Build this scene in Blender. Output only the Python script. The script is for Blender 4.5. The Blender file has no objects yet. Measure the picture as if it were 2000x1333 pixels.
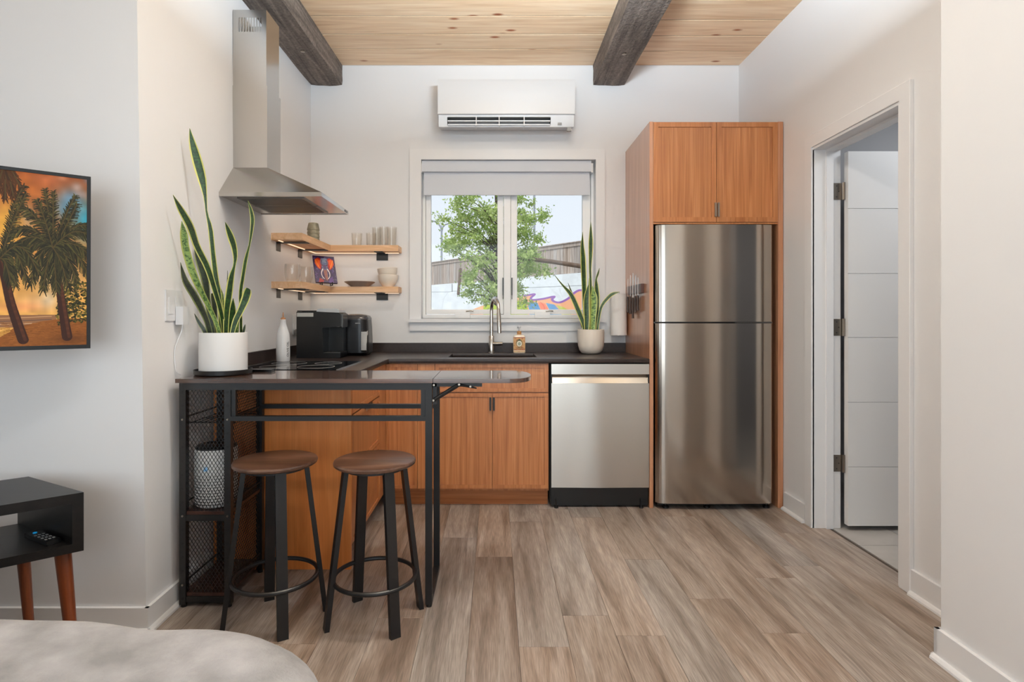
import bpy, bmesh, math, random
import numpy as np
from mathutils import Vector, Matrix, noise

random.seed(7)
SC = bpy.context.scene
COL = SC.collection
PI = math.pi

# ------------------------------------------------------------------ camera
F, VX, VY, CH = 1107.0, 967.0, 617.0, 1.175
cam_d = bpy.data.cameras.new('camera')
cam = bpy.data.objects.new('camera', cam_d)
COL.objects.link(cam)
cam.location = (0, 0, CH)
cam.rotation_euler = (PI / 2, 0, 0)
cam_d.sensor_width = 36.0
cam_d.lens = F / 2000 * 36.0
cam_d.shift_x = (1000 - VX) / 2000
cam_d.shift_y = (VY - 666.5) / 2000
cam_d.clip_start = 0.05
SC.camera = cam

# ------------------------------------------------------------------ view, world, sun, big lamps
SC.view_settings.view_transform = 'Standard'
SC.view_settings.look = 'None'
SC.view_settings.gamma = 1.0
SC.view_settings.use_curve_mapping = False
SC.view_settings.exposure = 0.14
SC.cycles.max_bounces = 10
SC.cycles.diffuse_bounces = 6
SC.cycles.glossy_bounces = 5
SC.cycles.transparent_max_bounces = 24
SC.cycles.use_denoising = True
SC.cycles.caustics_reflective = False
SC.cycles.caustics_refractive = False
SC.cycles.sample_clamp_indirect = 6.0

wd = bpy.data.worlds.new('sky')
SC.world = wd
wd.use_nodes = True
nt = wd.node_tree
bgn = nt.nodes['Background']
tc = nt.nodes.new('ShaderNodeTexCoord')
sep = nt.nodes.new('ShaderNodeSeparateXYZ')
rmp = nt.nodes.new('ShaderNodeValToRGB')
nt.links.new(tc.outputs['Generated'], sep.inputs[0])
nt.links.new(sep.outputs['Z'], rmp.inputs[0])
nt.links.new(rmp.outputs[0], bgn.inputs['Color'])
rmp.color_ramp.elements[0].position = 0.0
rmp.color_ramp.elements[0].color = (0.90, 0.94, 1.0, 1)
rmp.color_ramp.elements[1].position = 0.7
rmp.color_ramp.elements[1].color = (0.70, 0.83, 1.0, 1)
bgn.inputs['Strength'].default_value = 0.95


def lamp(name, kind, loc, rot, energy, color=(1, 1, 1), size=None, size_y=None, angle=None):
    d = bpy.data.lights.new(name, kind)
    d.energy = energy
    d.color = color
    if kind == 'AREA':
        d.shape = 'RECTANGLE' if size_y else 'DISK'
        d.size = size
        if size_y:
            d.size_y = size_y
    if angle is not None:
        d.angle = angle
    o = bpy.data.objects.new(name, d)
    o.location = loc
    o.rotation_euler = rot
    COL.objects.link(o)
    return o


lamp('sun_light', 'SUN', (0, -5, 12), (math.radians(32), math.radians(-14), 0), 3.0, (1, 0.97, 0.92), angle=math.radians(25))
# area lamp standing in for unseen windows behind the camera
lamp('rear_daylight', 'AREA', (-0.15, -2.93, 1.45), (PI / 2, 0, 0), 66, (0.77, 0.905, 1.0), 3.0, 2.3)
# added lamp with no window behind it, brightens the right wall
lamp('side_fill', 'AREA', (-3.17, -1.5, 1.45), (0, -PI / 2, 0), 34, (0.80, 0.92, 1.0), 1.7, 1.8)
# added uplight without a fixture, brightens the ceiling like bounced flash
lamp('added_uplight', 'AREA', (0.3, 1.8, 2.42), (PI, 0, 0), 150, (0.79, 0.91, 1.0), 0.5)
# added overhead lamps without fixtures, above the frame
for lx, ly in ((0.2, 2.0), (0.75, 2.0), (0.1, 0.3), (0.7, 0.3)):
    lamp('overhead_fill', 'AREA', (lx, ly, 2.965), (0, 0, 0), 12, (0.92, 0.96, 1.0), 0.16)
lamp('bathroom_light', 'AREA', (2.7, 2.5, 2.5), (0, 0, 0), 13, (0.94, 0.97, 1.0), 0.5)

# ------------------------------------------------------------------ helpers
ORG = {}


def W(px, py, d):
    return Vector(((px - VX) / F * d, d, CH - (py - VY) / F * d))


def X(px, d):
    return (px - VX) / F * d


def Z(py, d):
    return CH - (py - VY) / F * d


def thing(name, label, cat, loc, group=None):
    o = bpy.data.objects.new(name, None)
    o.empty_display_size = 0.1
    o.location = loc
    COL.objects.link(o)
    ORG[o] = Vector(loc)
    tag(o, label, cat, group)
    return o


def tag(o, label, cat, group=None):
    o['label'] = label
    o['category'] = cat
    if group:
        o['group'] = group
    return o


def obj(name, bm, mat, parent=None, bev=0.0, seg=2, smooth=True, ang=32, kind=None, label=None, origin=None):
    if bev > 0:
        es = [e for e in bm.edges if len(e.link_faces) == 2 and e.calc_face_angle(0) > math.radians(30)]
        bmesh.ops.bevel(bm, geom=es, offset=bev, segments=seg, affect='EDGES', clamp_overlap=True, profile=0.5)
    bmesh.ops.recalc_face_normals(bm, faces=bm.faces[:])
    if smooth:
        lim = math.radians(ang)
        for f in bm.faces:
            f.smooth = True
        for e in bm.edges:
            if len(e.link_faces) == 2 and e.calc_face_angle(0) > lim:
                e.smooth = False
    org = ORG[parent] if parent is not None else (Vector(origin) if origin is not None else Vector((0, 0, 0)))
    if org.length > 0:
        bmesh.ops.translate(bm, vec=-org, verts=bm.verts[:])
    me = bpy.data.meshes.new(name)
    bm.to_mesh(me)
    bm.free()
    for m in (mat if isinstance(mat, (list, tuple)) else [mat]):
        me.materials.append(m)
    o = bpy.data.objects.new(name, me)
    COL.objects.link(o)
    if parent is not None:
        o.parent = parent
    elif origin is not None:
        o.location = origin
    ORG[o] = org
    if kind:
        o['kind'] = kind
    if label:
        o['label'] = label
    return o


def struct(name, bm, mat, **k):
    return obj(name, bm, mat, kind='structure', **k)


def inst(src, name, parent, offset=(0, 0, 0), rot=None, scale=None):
    """another object sharing the mesh of src"""
    o = bpy.data.objects.new(name, src.data)
    COL.objects.link(o)
    if parent is not None:
        o.parent = parent
    o.location = offset
    if rot is not None:
        o.rotation_euler = rot
    if scale is not None:
        o.scale = scale
    ORG[o] = ORG.get(parent, Vector((0, 0, 0))) if parent is not None else Vector((0, 0, 0))
    return o


def dup(root, loc, rotz=None, label=None, scale=None):
    r = root.copy()
    COL.objects.link(r)
    r.location = loc
    if rotz is not None:
        r.rotation_euler = (0, 0, rotz)
    if scale:
        r.scale = scale
    if label:
        r['label'] = label
    for ch in list(root.children):
        c = ch.copy()
        COL.objects.link(c)
        c.parent = r
        for g in list(ch.children):
            d = g.copy()
            COL.objects.link(d)
            d.parent = c
    ORG[r] = Vector(loc)
    return r


def B():
    return bmesh.new()


def bxb(bm, O, U, V, N, u0, u1, v0, v1, n0, n1):
    O, U, V, N = Vector(O), Vector(U), Vector(V), Vector(N)
    vs = []
    for n in (n0, n1):
        for (u, v) in ((u0, v0), (u1, v0), (u1, v1), (u0, v1)):
            vs.append(bm.verts.new(O + U * u + V * v + N * n))
    for f in ((0, 1, 2, 3), (7, 6, 5, 4), (0, 4, 5, 1), (1, 5, 6, 2), (2, 6, 7, 3), (3, 7, 4, 0)):
        bm.faces.new([vs[i] for i in f])
    return bm


def bx(bm, x0, x1, y0, y1, z0, z1):
    return bxb(bm, (0, 0, 0), (1, 0, 0), (0, 1, 0), (0, 0, 1), x0, x1, y0, y1, z0, z1)


def prism(bm, pts, vec):
    """closed prism from a polygon (list of 3-D points) swept along vec"""
    vec = Vector(vec)
    a = [bm.verts.new(Vector(p)) for p in pts]
    b = [bm.verts.new(Vector(p) + vec) for p in pts]
    n = len(pts)
    bm.faces.new(a)
    bm.faces.new(b[::-1])
    for i in range(n):
        bm.faces.new((a[i], b[i], b[(i + 1) % n], a[(i + 1) % n]))
    return bm


def tube(bm, pts, r, seg=10, flat=1.0, cap=True):
    pts = [Vector(p) for p in pts]
    n = len(pts)
    rs = r if isinstance(r, (list, tuple)) else [r] * n
    up = None
    rings = []
    for i, p in enumerate(pts):
        t = (pts[min(i + 1, n - 1)] - pts[max(i - 1, 0)]).normalized()
        if up is None:
            up = Vector((0, 0, 1)) if abs(t.z) < 0.9 else Vector((1, 0, 0))
        s = t.cross(up).normalized()
        up = s.cross(t).normalized()
        rings.append([bm.verts.new(p + (s * math.cos(a) + up * math.sin(a) * flat) * rs[i])
                      for a in [2 * PI * k / seg for k in range(seg)]])
    for i in range(n - 1):
        for k in range(seg):
            bm.faces.new((rings[i][k], rings[i][(k + 1) % seg], rings[i + 1][(k + 1) % seg], rings[i + 1][k]))
    if cap:
        bm.faces.new(rings[0][::-1])
        bm.faces.new(rings[-1])
    return bm


def lathe(bm, prof, c, seg=32, closed=False):
    c = Vector(c)
    rings = []
    for (r, z) in prof:
        if r < 1e-6:
            rings.append([bm.verts.new(c + Vector((0, 0, z)))])
        else:
            rings.append([bm.verts.new(c + Vector((r * math.cos(2 * PI * k / seg), r * math.sin(2 * PI * k / seg), z))) for k in range(seg)])
    idx = list(range(len(rings) - 1))
    pairs = [(i, i + 1) for i in idx] + ([(len(rings) - 1, 0)] if closed else [])
    for i, j in pairs:
        a, b = rings[i], rings[j]
        for k in range(seg):
            k2 = (k + 1) % seg
            if len(a) == 1 and len(b) == 1:
                continue
            if len(a) == 1:
                bm.faces.new((a[0], b[k2], b[k]))
            elif len(b) == 1:
                bm.faces.new((a[k], a[k2], b[0]))
            else:
                bm.faces.new((a[k], a[k2], b[k2], b[k]))
    return bm


def torus(bm, c, R, r, seg=40, s2=10):
    rings = []
    c = Vector(c)
    for i in range(seg):
        a = 2 * PI * i / seg
        rings.append([bm.verts.new(c + Vector(((R + r * math.cos(b)) * math.cos(a), (R + r * math.cos(b)) * math.sin(a), r * math.sin(b))))
                      for b in [2 * PI * k / s2 for k in range(s2)]])
    for i in range(seg):
        for k in range(s2):
            bm.faces.new((rings[i][k], rings[(i + 1) % seg][k], rings[(i + 1) % seg][(k + 1) % s2], rings[i][(k + 1) % s2]))
    return bm


def plate(bm, us, vs, keep, P, vec):
    """grid plate with holes: cells (i,j) kept when keep(um,vm); P maps (u,v)->3-D; thickened along vec"""
    g = {}

    def gv(i, j):
        if (i, j) not in g:
            g[(i, j)] = bm.verts.new(Vector(P(us[i], vs[j])))
        return g[(i, j)]
    fs = []
    for i in range(len(us) - 1):
        for j in range(len(vs) - 1):
            if keep((us[i] + us[i + 1]) / 2, (vs[j] + vs[j + 1]) / 2):
                fs.append(bm.faces.new((gv(i, j), gv(i + 1, j), gv(i + 1, j + 1), gv(i, j + 1))))
    r = bmesh.ops.extrude_face_region(bm, geom=fs, use_keep_orig=True)
    bmesh.ops.translate(bm, vec=Vector(vec), verts=[v for v in r['geom'] if isinstance(v, bmesh.types.BMVert)])
    return bm


def catmull(pts, n):
    """resample a polyline of tuples with Catmull-Rom, n points"""
    a = np.array(pts, float)
    m = len(a)
    out = []
    for t in np.linspace(0, m - 1, n):
        i = min(int(t), m - 2)
        f = t - i
        p0, p1, p2, p3 = a[max(i - 1, 0)], a[i], a[i + 1], a[min(i + 2, m - 1)]
        out.append(0.5 * ((2 * p1) + (p2 - p0) * f + (2 * p0 - 5 * p1 + 4 * p2 - p3) * f * f + (3 * p1 - p0 - 3 * p2 + p3) * f ** 3))
    return out


# ------------------------------------------------------------------ materials
def lin(c):
    r = []
    for v in c[:3]:
        v = v / 255.0
        r.append(v / 12.92 if v <= 0.04045 else ((v + 0.055) / 1.055) ** 2.4)
    return (r[0], r[1], r[2], 1)


def mat(name, color, rough=0.5, metal=0.0, spec=0.5, coat=0.0, aniso=0.0, emit=None, estr=0.0, bump=0.0, bscale=200.0, var=0.0, vscale=8.0, coat_rough=0.05, vband=0.2):
    m = bpy.data.materials.new(name)
    m.use_nodes = True
    t = m.node_tree
    b = t.nodes['Principled BSDF']
    b.inputs['Base Color'].default_value = lin(color)
    b.inputs['Roughness'].default_value = rough
    b.inputs['Metallic'].default_value = metal
    b.inputs['Specular IOR Level'].default_value = spec
    b.inputs['Coat Weight'].default_value = coat
    b.inputs['Coat Roughness'].default_value = coat_rough
    if emit:
        b.inputs['Emission Color'].default_value = lin(emit)
        b.inputs['Emission Strength'].default_value = estr
    if aniso:
        b.inputs['Anisotropic'].default_value = aniso
        tg = t.nodes.new('ShaderNodeTangent')
        tg.direction_type = 'RADIAL'
        tg.axis = 'Z'
        t.links.new(tg.outputs[0], b.inputs['Tangent'])
        b.inputs['Anisotropic Rotation'].default_value = 0.25
    if bump or var:
        co = t.nodes.new('ShaderNodeTexCoord')
    if bump:
        n = t.nodes.new('ShaderNodeTexNoise')
        n.inputs['Scale'].default_value = bscale
        n.inputs['Detail'].default_value = 3
        t.links.new(co.outputs['Object'], n.inputs['Vector'])
        bp = t.nodes.new('ShaderNodeBump')
        bp.inputs['Strength'].default_value = bump
        bp.inputs['Distance'].default_value = 0.002
        t.links.new(n.outputs['Fac'], bp.inputs['Height'])
        t.links.new(bp.outputs[0], b.inputs['Normal'])
    if var:
        n2 = t.nodes.new('ShaderNodeTexNoise')
        n2.inputs['Scale'].default_value = vscale
        n2.inputs['Detail'].default_value = 5
        t.links.new(co.outputs['Object'], n2.inputs['Vector'])
        r = t.nodes.new('ShaderNodeValToRGB')
        r.color_ramp.elements[0].position = 0.5 - vband
        r.color_ramp.elements[1].position = 0.5 + vband
        r.color_ramp.elements[0].color = lin([max(0, v * (1 - var)) for v in color])
        r.color_ramp.elements[1].color = lin([min(255, v * (1 + var)) for v in color])
        t.links.new(n2.outputs['Fac'], r.inputs[0])
        t.links.new(r.outputs[0], b.inputs['Base Color'])
    return m


def wood(name, cols, scale=(40, 40, 2.0), rough=0.4, fine=(220, 220, 4.0), fine_amt=0.25, rnd=0.0, coat=0.0, distort=0.8, knots=None, bump=0.1, spec=0.4, coat_rough=0.1, hue=0.0, patch=None, bdist=0.001):
    m = bpy.data.materials.new(name)
    m.use_nodes = True
    t = m.node_tree
    N, L = t.nodes, t.links
    b = N['Principled BSDF']
    b.inputs['Roughness'].default_value = rough
    b.inputs['Specular IOR Level'].default_value = spec
    b.inputs['Coat Weight'].default_value = coat
    b.inputs['Coat Roughness'].default_value = coat_rough
    co = N.new('ShaderNodeTexCoord')
    oi = N.new('ShaderNodeObjectInfo')
    mul = N.new('ShaderNodeVectorMath')
    mul.operation = 'SCALE'
    mul.inputs[0].default_value = (13.7, 7.3, 5.1)
    L.new(oi.outputs['Random'], mul.inputs['Scale'])
    add = N.new('ShaderNodeVectorMath')
    add.operation = 'ADD'
    L.new(co.outputs['Object'], add.inputs[0])
    L.new(mul.outputs[0], add.inputs[1])

    def nz(sc, detail, dist):
        mp = N.new('ShaderNodeMapping')
        mp.inputs['Scale'].default_value = sc
        L.new(add.outputs[0], mp.inputs['Vector'])
        n = N.new('ShaderNodeTexNoise')
        n.inputs['Scale'].default_value = 1.0
        n.inputs['Detail'].default_value = detail
        n.inputs['Distortion'].default_value = dist
        L.new(mp.outputs[0], n.inputs['Vector'])
        return n
    n1 = nz(scale, 6, distort)
    r = N.new('ShaderNodeValToRGB')
    cr = r.color_ramp
    k = len(cols)
    cr.elements[0].position, cr.elements[1].position = 0.30, 0.72
    for i in range(1, k - 1):
        cr.elements.new(0.30 + 0.42 * i / (k - 1))
    for i, c in enumerate(cols):
        cr.elements[i].color = lin(c)
    L.new(n1.outputs['Fac'], r.inputs[0])
    n2 = nz(fine, 3, 0.0)
    r2 = N.new('ShaderNodeValToRGB')
    r2.color_ramp.elements[0].position, r2.color_ramp.elements[1].position = 0.35, 0.65
    r2.color_ramp.elements[0].color = (1 - fine_amt, 1 - fine_amt, 1 - fine_amt, 1)
    r2.color_ramp.elements[1].color = (1, 1, 1, 1)
    L.new(n2.outputs['Fac'], r2.inputs[0])
    mx = N.new('ShaderNodeMix')
    mx.data_type = 'RGBA'
    mx.blend_type = 'MULTIPLY'
    mx.inputs['Factor'].default_value = 1.0
    L.new(r.outputs[0], mx.inputs[6])
    L.new(r2.outputs[0], mx.inputs[7])
    col = mx.outputs[2]
    if patch:                      # larger darker patches of the board itself
        n3 = nz(patch[0], 4, 1.2)
        r3 = N.new('ShaderNodeValToRGB')
        r3.color_ramp.elements[0].position, r3.color_ramp.elements[1].position = patch[1]
        r3.color_ramp.elements[0].color = lin(patch[2])
        r3.color_ramp.elements[1].color = (1, 1, 1, 1)
        L.new(n3.outputs['Fac'], r3.inputs[0])
        m3 = N.new('ShaderNodeMix')
        m3.data_type = 'RGBA'
        m3.blend_type = 'MULTIPLY'
        m3.inputs['Factor'].default_value = 1.0
        L.new(col, m3.inputs[6])
        L.new(r3.outputs[0], m3.inputs[7])
        col = m3.outputs[2]
    if knots:
        mp = N.new('ShaderNodeMapping')
        mp.inputs['Scale'].default_value = knots[0]
        L.new(add.outputs[0], mp.inputs['Vector'])
        vo = N.new('ShaderNodeTexVoronoi')
        vo.inputs['Scale'].default_value = 1.0
        L.new(mp.outputs[0], vo.inputs['Vector'])
        rk = N.new('ShaderNodeValToRGB')
        e = rk.color_ramp.elements
        e[0].position, e[1].position = 0.0, knots[1]
        e[0].color = lin(knots[2])
        e[1].color = (1, 1, 1, 1)
        x = rk.color_ramp.elements.new(knots[1] * 0.45)
        x.color = lin([min(255, v * 1.5) for v in knots[2]])
        L.new(vo.outputs['Distance'], rk.inputs[0])
        mk = N.new('ShaderNodeMix')
        mk.data_type = 'RGBA'
        mk.blend_type = 'MULTIPLY'
        mk.inputs['Factor'].default_value = 1.0
        L.new(col, mk.inputs[6])
        L.new(rk.outputs[0], mk.inputs[7])
        col = mk.outputs[2]
    if rnd or hue:
        hs = N.new('ShaderNodeHueSaturation')
        mr = N.new('ShaderNodeMapRange')
        mr.inputs['To Min'].default_value = 1 - rnd
        mr.inputs['To Max'].default_value = 1 + rnd
        L.new(oi.outputs['Random'], mr.inputs['Value'])
        L.new(mr.outputs[0], hs.inputs['Value'])
        if hue:
            wn = N.new('ShaderNodeTexWhiteNoise')
            wn.noise_dimensions = '1D'
            L.new(oi.outputs['Random'], wn.inputs['W'])
            mr2 = N.new('ShaderNodeMapRange')
            mr2.inputs['To Min'].default_value = 1 - hue
            mr2.inputs['To Max'].default_value = 1 + hue
            L.new(wn.outputs['Value'], mr2.inputs['Value'])
            L.new(mr2.outputs[0], hs.inputs['Saturation'])
        L.new(col, hs.inputs['Color'])
        col = hs.outputs[0]
    L.new(col, b.inputs['Base Color'])
    if bump:
        bp = N.new('ShaderNodeBump')
        bp.inputs['Strength'].default_value = bump
        bp.inputs['Distance'].default_value = bdist
        L.new(n2.outputs['Fac'], bp.inputs['Height'])
        L.new(bp.outputs[0], b.inputs['Normal'])
    return m


def pane_mat(name, tint=(250, 252, 252), refl=0.06, edge=0.5):
    m = bpy.data.materials.new(name)
    m.use_nodes = True
    t = m.node_tree
    t.nodes.remove(t.nodes['Principled BSDF'])
    out = t.nodes['Material Output']
    tr = t.nodes.new('ShaderNodeBsdfTransparent')
    tr.inputs[0].default_value = lin(tint)
    gl = t.nodes.new('ShaderNodeBsdfGlossy')
    gl.inputs['Roughness'].default_value = 0.02
    lw = t.nodes.new('ShaderNodeLayerWeight')
    lw.inputs['Blend'].default_value = 0.25
    mr = t.nodes.new('ShaderNodeMapRange')
    mr.inputs['To Min'].default_value = refl
    mr.inputs['To Max'].default_value = edge
    mx = t.nodes.new('ShaderNodeMixShader')
    t.links.new(lw.outputs['Fresnel'], mr.inputs['Value'])
    t.links.new(mr.outputs[0], mx.inputs[0])
    t.links.new(tr.outputs[0], mx.inputs[1])
    t.links.new(gl.outputs[0], mx.inputs[2])
    t.links.new(mx.outputs[0], out.inputs['Surface'])
    return m


def image_mat(name, arr, rough=0.5, emit=0.0, coat=0.0):
    h, w = arr.shape[:2]
    img = bpy.data.images.new(name, w, h)
    a = np.ones((h, w, 4), np.float32)
    a[:, :, :3] = np.clip(arr, 0, 1)
    img.pixels.foreach_set(a.ravel())
    img.update()
    img.pack()
    m = bpy.data.materials.new(name)
    m.use_nodes = True
    t = m.node_tree
    b = t.nodes['Principled BSDF']
    b.inputs['Roughness'].default_value = rough
    b.inputs['Coat Weight'].default_value = coat
    ti = t.nodes.new('ShaderNodeTexImage')
    ti.image = img
    ti.extension = 'EXTEND'
    if emit:
        b.inputs['Base Color'].default_value = (0.01, 0.01, 0.01, 1)
        t.links.new(ti.outputs[0], b.inputs['Emission Color'])
        b.inputs['Emission Strength'].default_value = emit
    else:
        t.links.new(ti.outputs[0], b.inputs['Base Color'])
    return m


M = {}
M['wall'] = mat('wall_paint', (226, 226, 227), 0.55, bump=0.03, bscale=350)
M['trim'] = mat('trim_paint', (229, 229, 230), 0.35)
M['white_door'] = mat('door_paint', (226, 225, 224), 0.35)
M['winframe'] = mat('window_vinyl', (244, 244, 243), 0.35)
M['cab'] = wood('cherry_veneer', [(158, 98, 58), (180, 118, 72), (196, 136, 88)], (60, 60, 1.6), 0.36, (300, 300, 3), 0.16, coat=0.25, rnd=0.05, coat_rough=0.25)
M['cab_side'] = wood('cherry_side_panel', [(160, 108, 76), (182, 128, 94), (196, 144, 110)], (50, 50, 1.4), 0.3, (300, 300, 3), 0.1, coat=0.8, coat_rough=0.2)
M['cab_frame'] = wood('cherry_frame', [(160, 100, 58), (178, 116, 70), (190, 130, 84)], (45, 45, 2.5), 0.36, (260, 260, 4), 0.12, coat=0.25, rnd=0.04, coat_rough=0.25)
M['cab_end'] = wood('cherry_end_panel', [(200, 114, 52), (222, 136, 70), (232, 150, 84)], (9, 9, 1.0), 0.36, (230, 230, 3), 0.12, coat=0.3, distort=1.6, coat_rough=0.2)
M['kick'] = wood('kick_wood', [(150, 92, 52), (170, 108, 64), (180, 118, 74)], (2.0, 40, 60), 0.4, (4, 200, 200), 0.1)
M['counter'] = mat('dark_stone', (46, 38, 36), 0.3, spec=0.3, var=0.12, vscale=60, bump=0.02, bscale=120)
M['glass_black'] = mat('black_glass', (9, 9, 10), 0.05, spec=0.5)
M['steel'] = mat('brushed_steel', (196, 190, 182), 0.24, 1.0, aniso=0.75)
M['steel_fridge'] = mat('fridge_steel', (180, 171, 161), 0.14, 1.0, aniso=0.7)
M['steel_flat'] = mat('hood_steel', (188, 185, 181), 0.2, 1.0)
M['steel_dark'] = mat('dark_steel', (120, 116, 112), 0.3, 1.0)
M['chrome'] = mat('brushed_nickel', (200, 194, 186), 0.2, 1.0)
M['hinge'] = mat('satin_nickel', (170, 160, 148), 0.3, 1.0)
M['black'] = mat('black_steel', (16, 16, 18), 0.42)
M['black_soft'] = mat('black_plastic', (9, 9, 10), 0.32)
M['black_gloss'] = mat('black_gloss', (14, 14, 15), 0.18)
M['dark_void'] = mat('dark_interior', (14, 13, 13), 0.8)
M['white_plastic'] = mat('white_plastic', (214, 215, 217), 0.28, coat=0.4)
M['white_matte'] = mat('white_ceramic', (228, 228, 227), 0.5)
M['cream'] = mat('cream_ceramic', (226, 216, 203), 0.45)
M['bowl'] = mat('bowl_ceramic', (236, 225, 210), 0.3)
M['plate'] = mat('brown_stoneware', (150, 130, 118), 0.35)
M['cup'] = mat('olive_stoneware', (122, 118, 100), 0.5, var=0.1, vscale=40)
M['paper'] = mat('paper_towel', (240, 236, 232), 0.9, bump=0.3, bscale=300)
M['blind'] = mat('blind_fabric', (209, 213, 220), 0.8)
M['bar_top'] = wood('rustic_brown_laminate', [(64, 42, 32), (92, 64, 50), (112, 80, 62)], (1.6, 22, 22), 0.25, (8, 160, 160), 0.25, coat=1.0, coat_rough=0.06)
M['bar_edge'] = M['bar_top']
M['stool_top'] = wood('stool_wood', [(52, 34, 26), (84, 58, 45), (116, 88, 72)], (2.2, 16, 16), 0.32, (8, 160, 160), 0.25, coat=0.2, distort=1.5)
M['tower_shelf'] = wood('tower_shelf_wood', [(44, 26, 22), (64, 40, 33), (80, 52, 43)], (16, 2.2, 16), 0.35, (160, 8, 160), 0.2)
M['pine_shelf'] = wood('pine_shelf', [(214, 168, 124), (230, 186, 144), (240, 202, 164)], (3, 30, 30), 0.5, (12, 160, 160), 0.08, knots=((3.0, 9, 9), 0.16, (140, 92, 60)))
M['pine_shelf_y'] = wood('pine_shelf_side', [(214, 168, 124), (230, 186, 144), (240, 202, 164)], (30, 3, 30), 0.5, (160, 12, 160), 0.08)
M['ceil'] = wood('pine_ceiling', [(222, 184, 146), (236, 204, 168), (246, 220, 188)], (1.3, 20, 20), 0.5, (5, 120, 120), 0.07, rnd=0.09, distort=1.4, knots=((3.1, 7.5, 1.0), 0.13, (120, 78, 54)))
M['beam'] = wood('weathered_beam', [(88, 79, 73), (122, 111, 103), (148, 136, 127)], (26, 1.8, 26), 0.75, (70, 60, 70), 0.35, bump=1.0, distort=1.2, bdist=0.008)
M['floor'] = wood('vinyl_oak', [(134, 119, 109), (156, 142, 132), (168, 155, 146), (182, 171, 163)], (16, 1.5, 16), 0.36, (300, 12, 60), 0.36, rnd=0.11, hue=0.3, distort=1.1, bump=0.12, spec=0.35,
                  patch=((7.5, 0.75, 5), (0.30, 0.50), (182, 174, 168)))
M['joint'] = mat('floor_joint', (70, 58, 50), 0.8)
M['tile'] = mat('grey_tile', (168, 164, 160), 0.3, var=0.05)
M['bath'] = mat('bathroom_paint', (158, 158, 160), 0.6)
M['walnut'] = wood('walnut_leg', [(84, 36, 16), (112, 54, 26), (126, 66, 34)], (40, 40, 3), 0.35, (200, 200, 6), 0.2, coat=0.2)
M['espresso'] = wood('espresso_wood', [(13, 11, 11), (19, 17, 16), (26, 23, 22)], (2, 40, 40), 0.36, (6, 200, 200), 0.2)
M['blanket'] = mat('grey_fleece', (150, 150, 153), 0.95, spec=0.1, var=0.12, vscale=9, vband=0.17, bump=1.0, bscale=180)
M['soil'] = mat('potting_soil', (52, 40, 30), 0.95, bump=1.0, bscale=90)
M['glass'] = pane_mat('clear_glass', (253, 252, 250), 0.035, 0.35)
M['pane'] = pane_mat('window_pane', (252, 253, 253), 0.006, 0.35)
M['led'] = mat('led_strip', (255, 236, 214), 0.5, emit=(255, 226, 190), estr=0.9)
M['conc'] = mat('painted_concrete', (226, 229, 232), 0.8, var=0.04)
M['fence'] = wood('weathered_fence', [(152, 138, 128), (180, 167, 158), (202, 192, 184)], (20, 20, 1.0), 0.85, (90, 90, 3), 0.3, rnd=0.14, hue=0.35)
M['log'] = wood('old_log', [(92, 74, 62), (120, 100, 86)], (3, 30, 30), 0.85)
M['bark'] = mat('bark', (74, 66, 54), 0.9)
M['lamp_grey'] = mat('galvanised_grey', (150, 156, 164), 0.5)
M['ground'] = mat('yard_gravel', (150, 144, 134), 0.9, var=0.1)
M['rubber'] = mat('black_rubber', (18, 18, 18), 0.7)
M['knife_blade'] = mat('knife_blade', (205, 200, 196), 0.18, 1.0)
M['knife_handle'] = mat('knife_handle', (52, 34, 28), 0.4)
M['cork'] = mat('cork', (178, 128, 90), 0.8)
M['ink'] = mat('dark_ink', (60, 58, 58), 0.6)
M['grey_mark'] = mat('grey_mark', (150, 150, 150), 0.5)
M['blue_light'] = mat('blue_display', (30, 150, 200), 0.4, emit=(20, 150, 215), estr=0.4)

# leaf materials: green blade, yellow margin, banding along the leaf (by UV)


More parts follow.
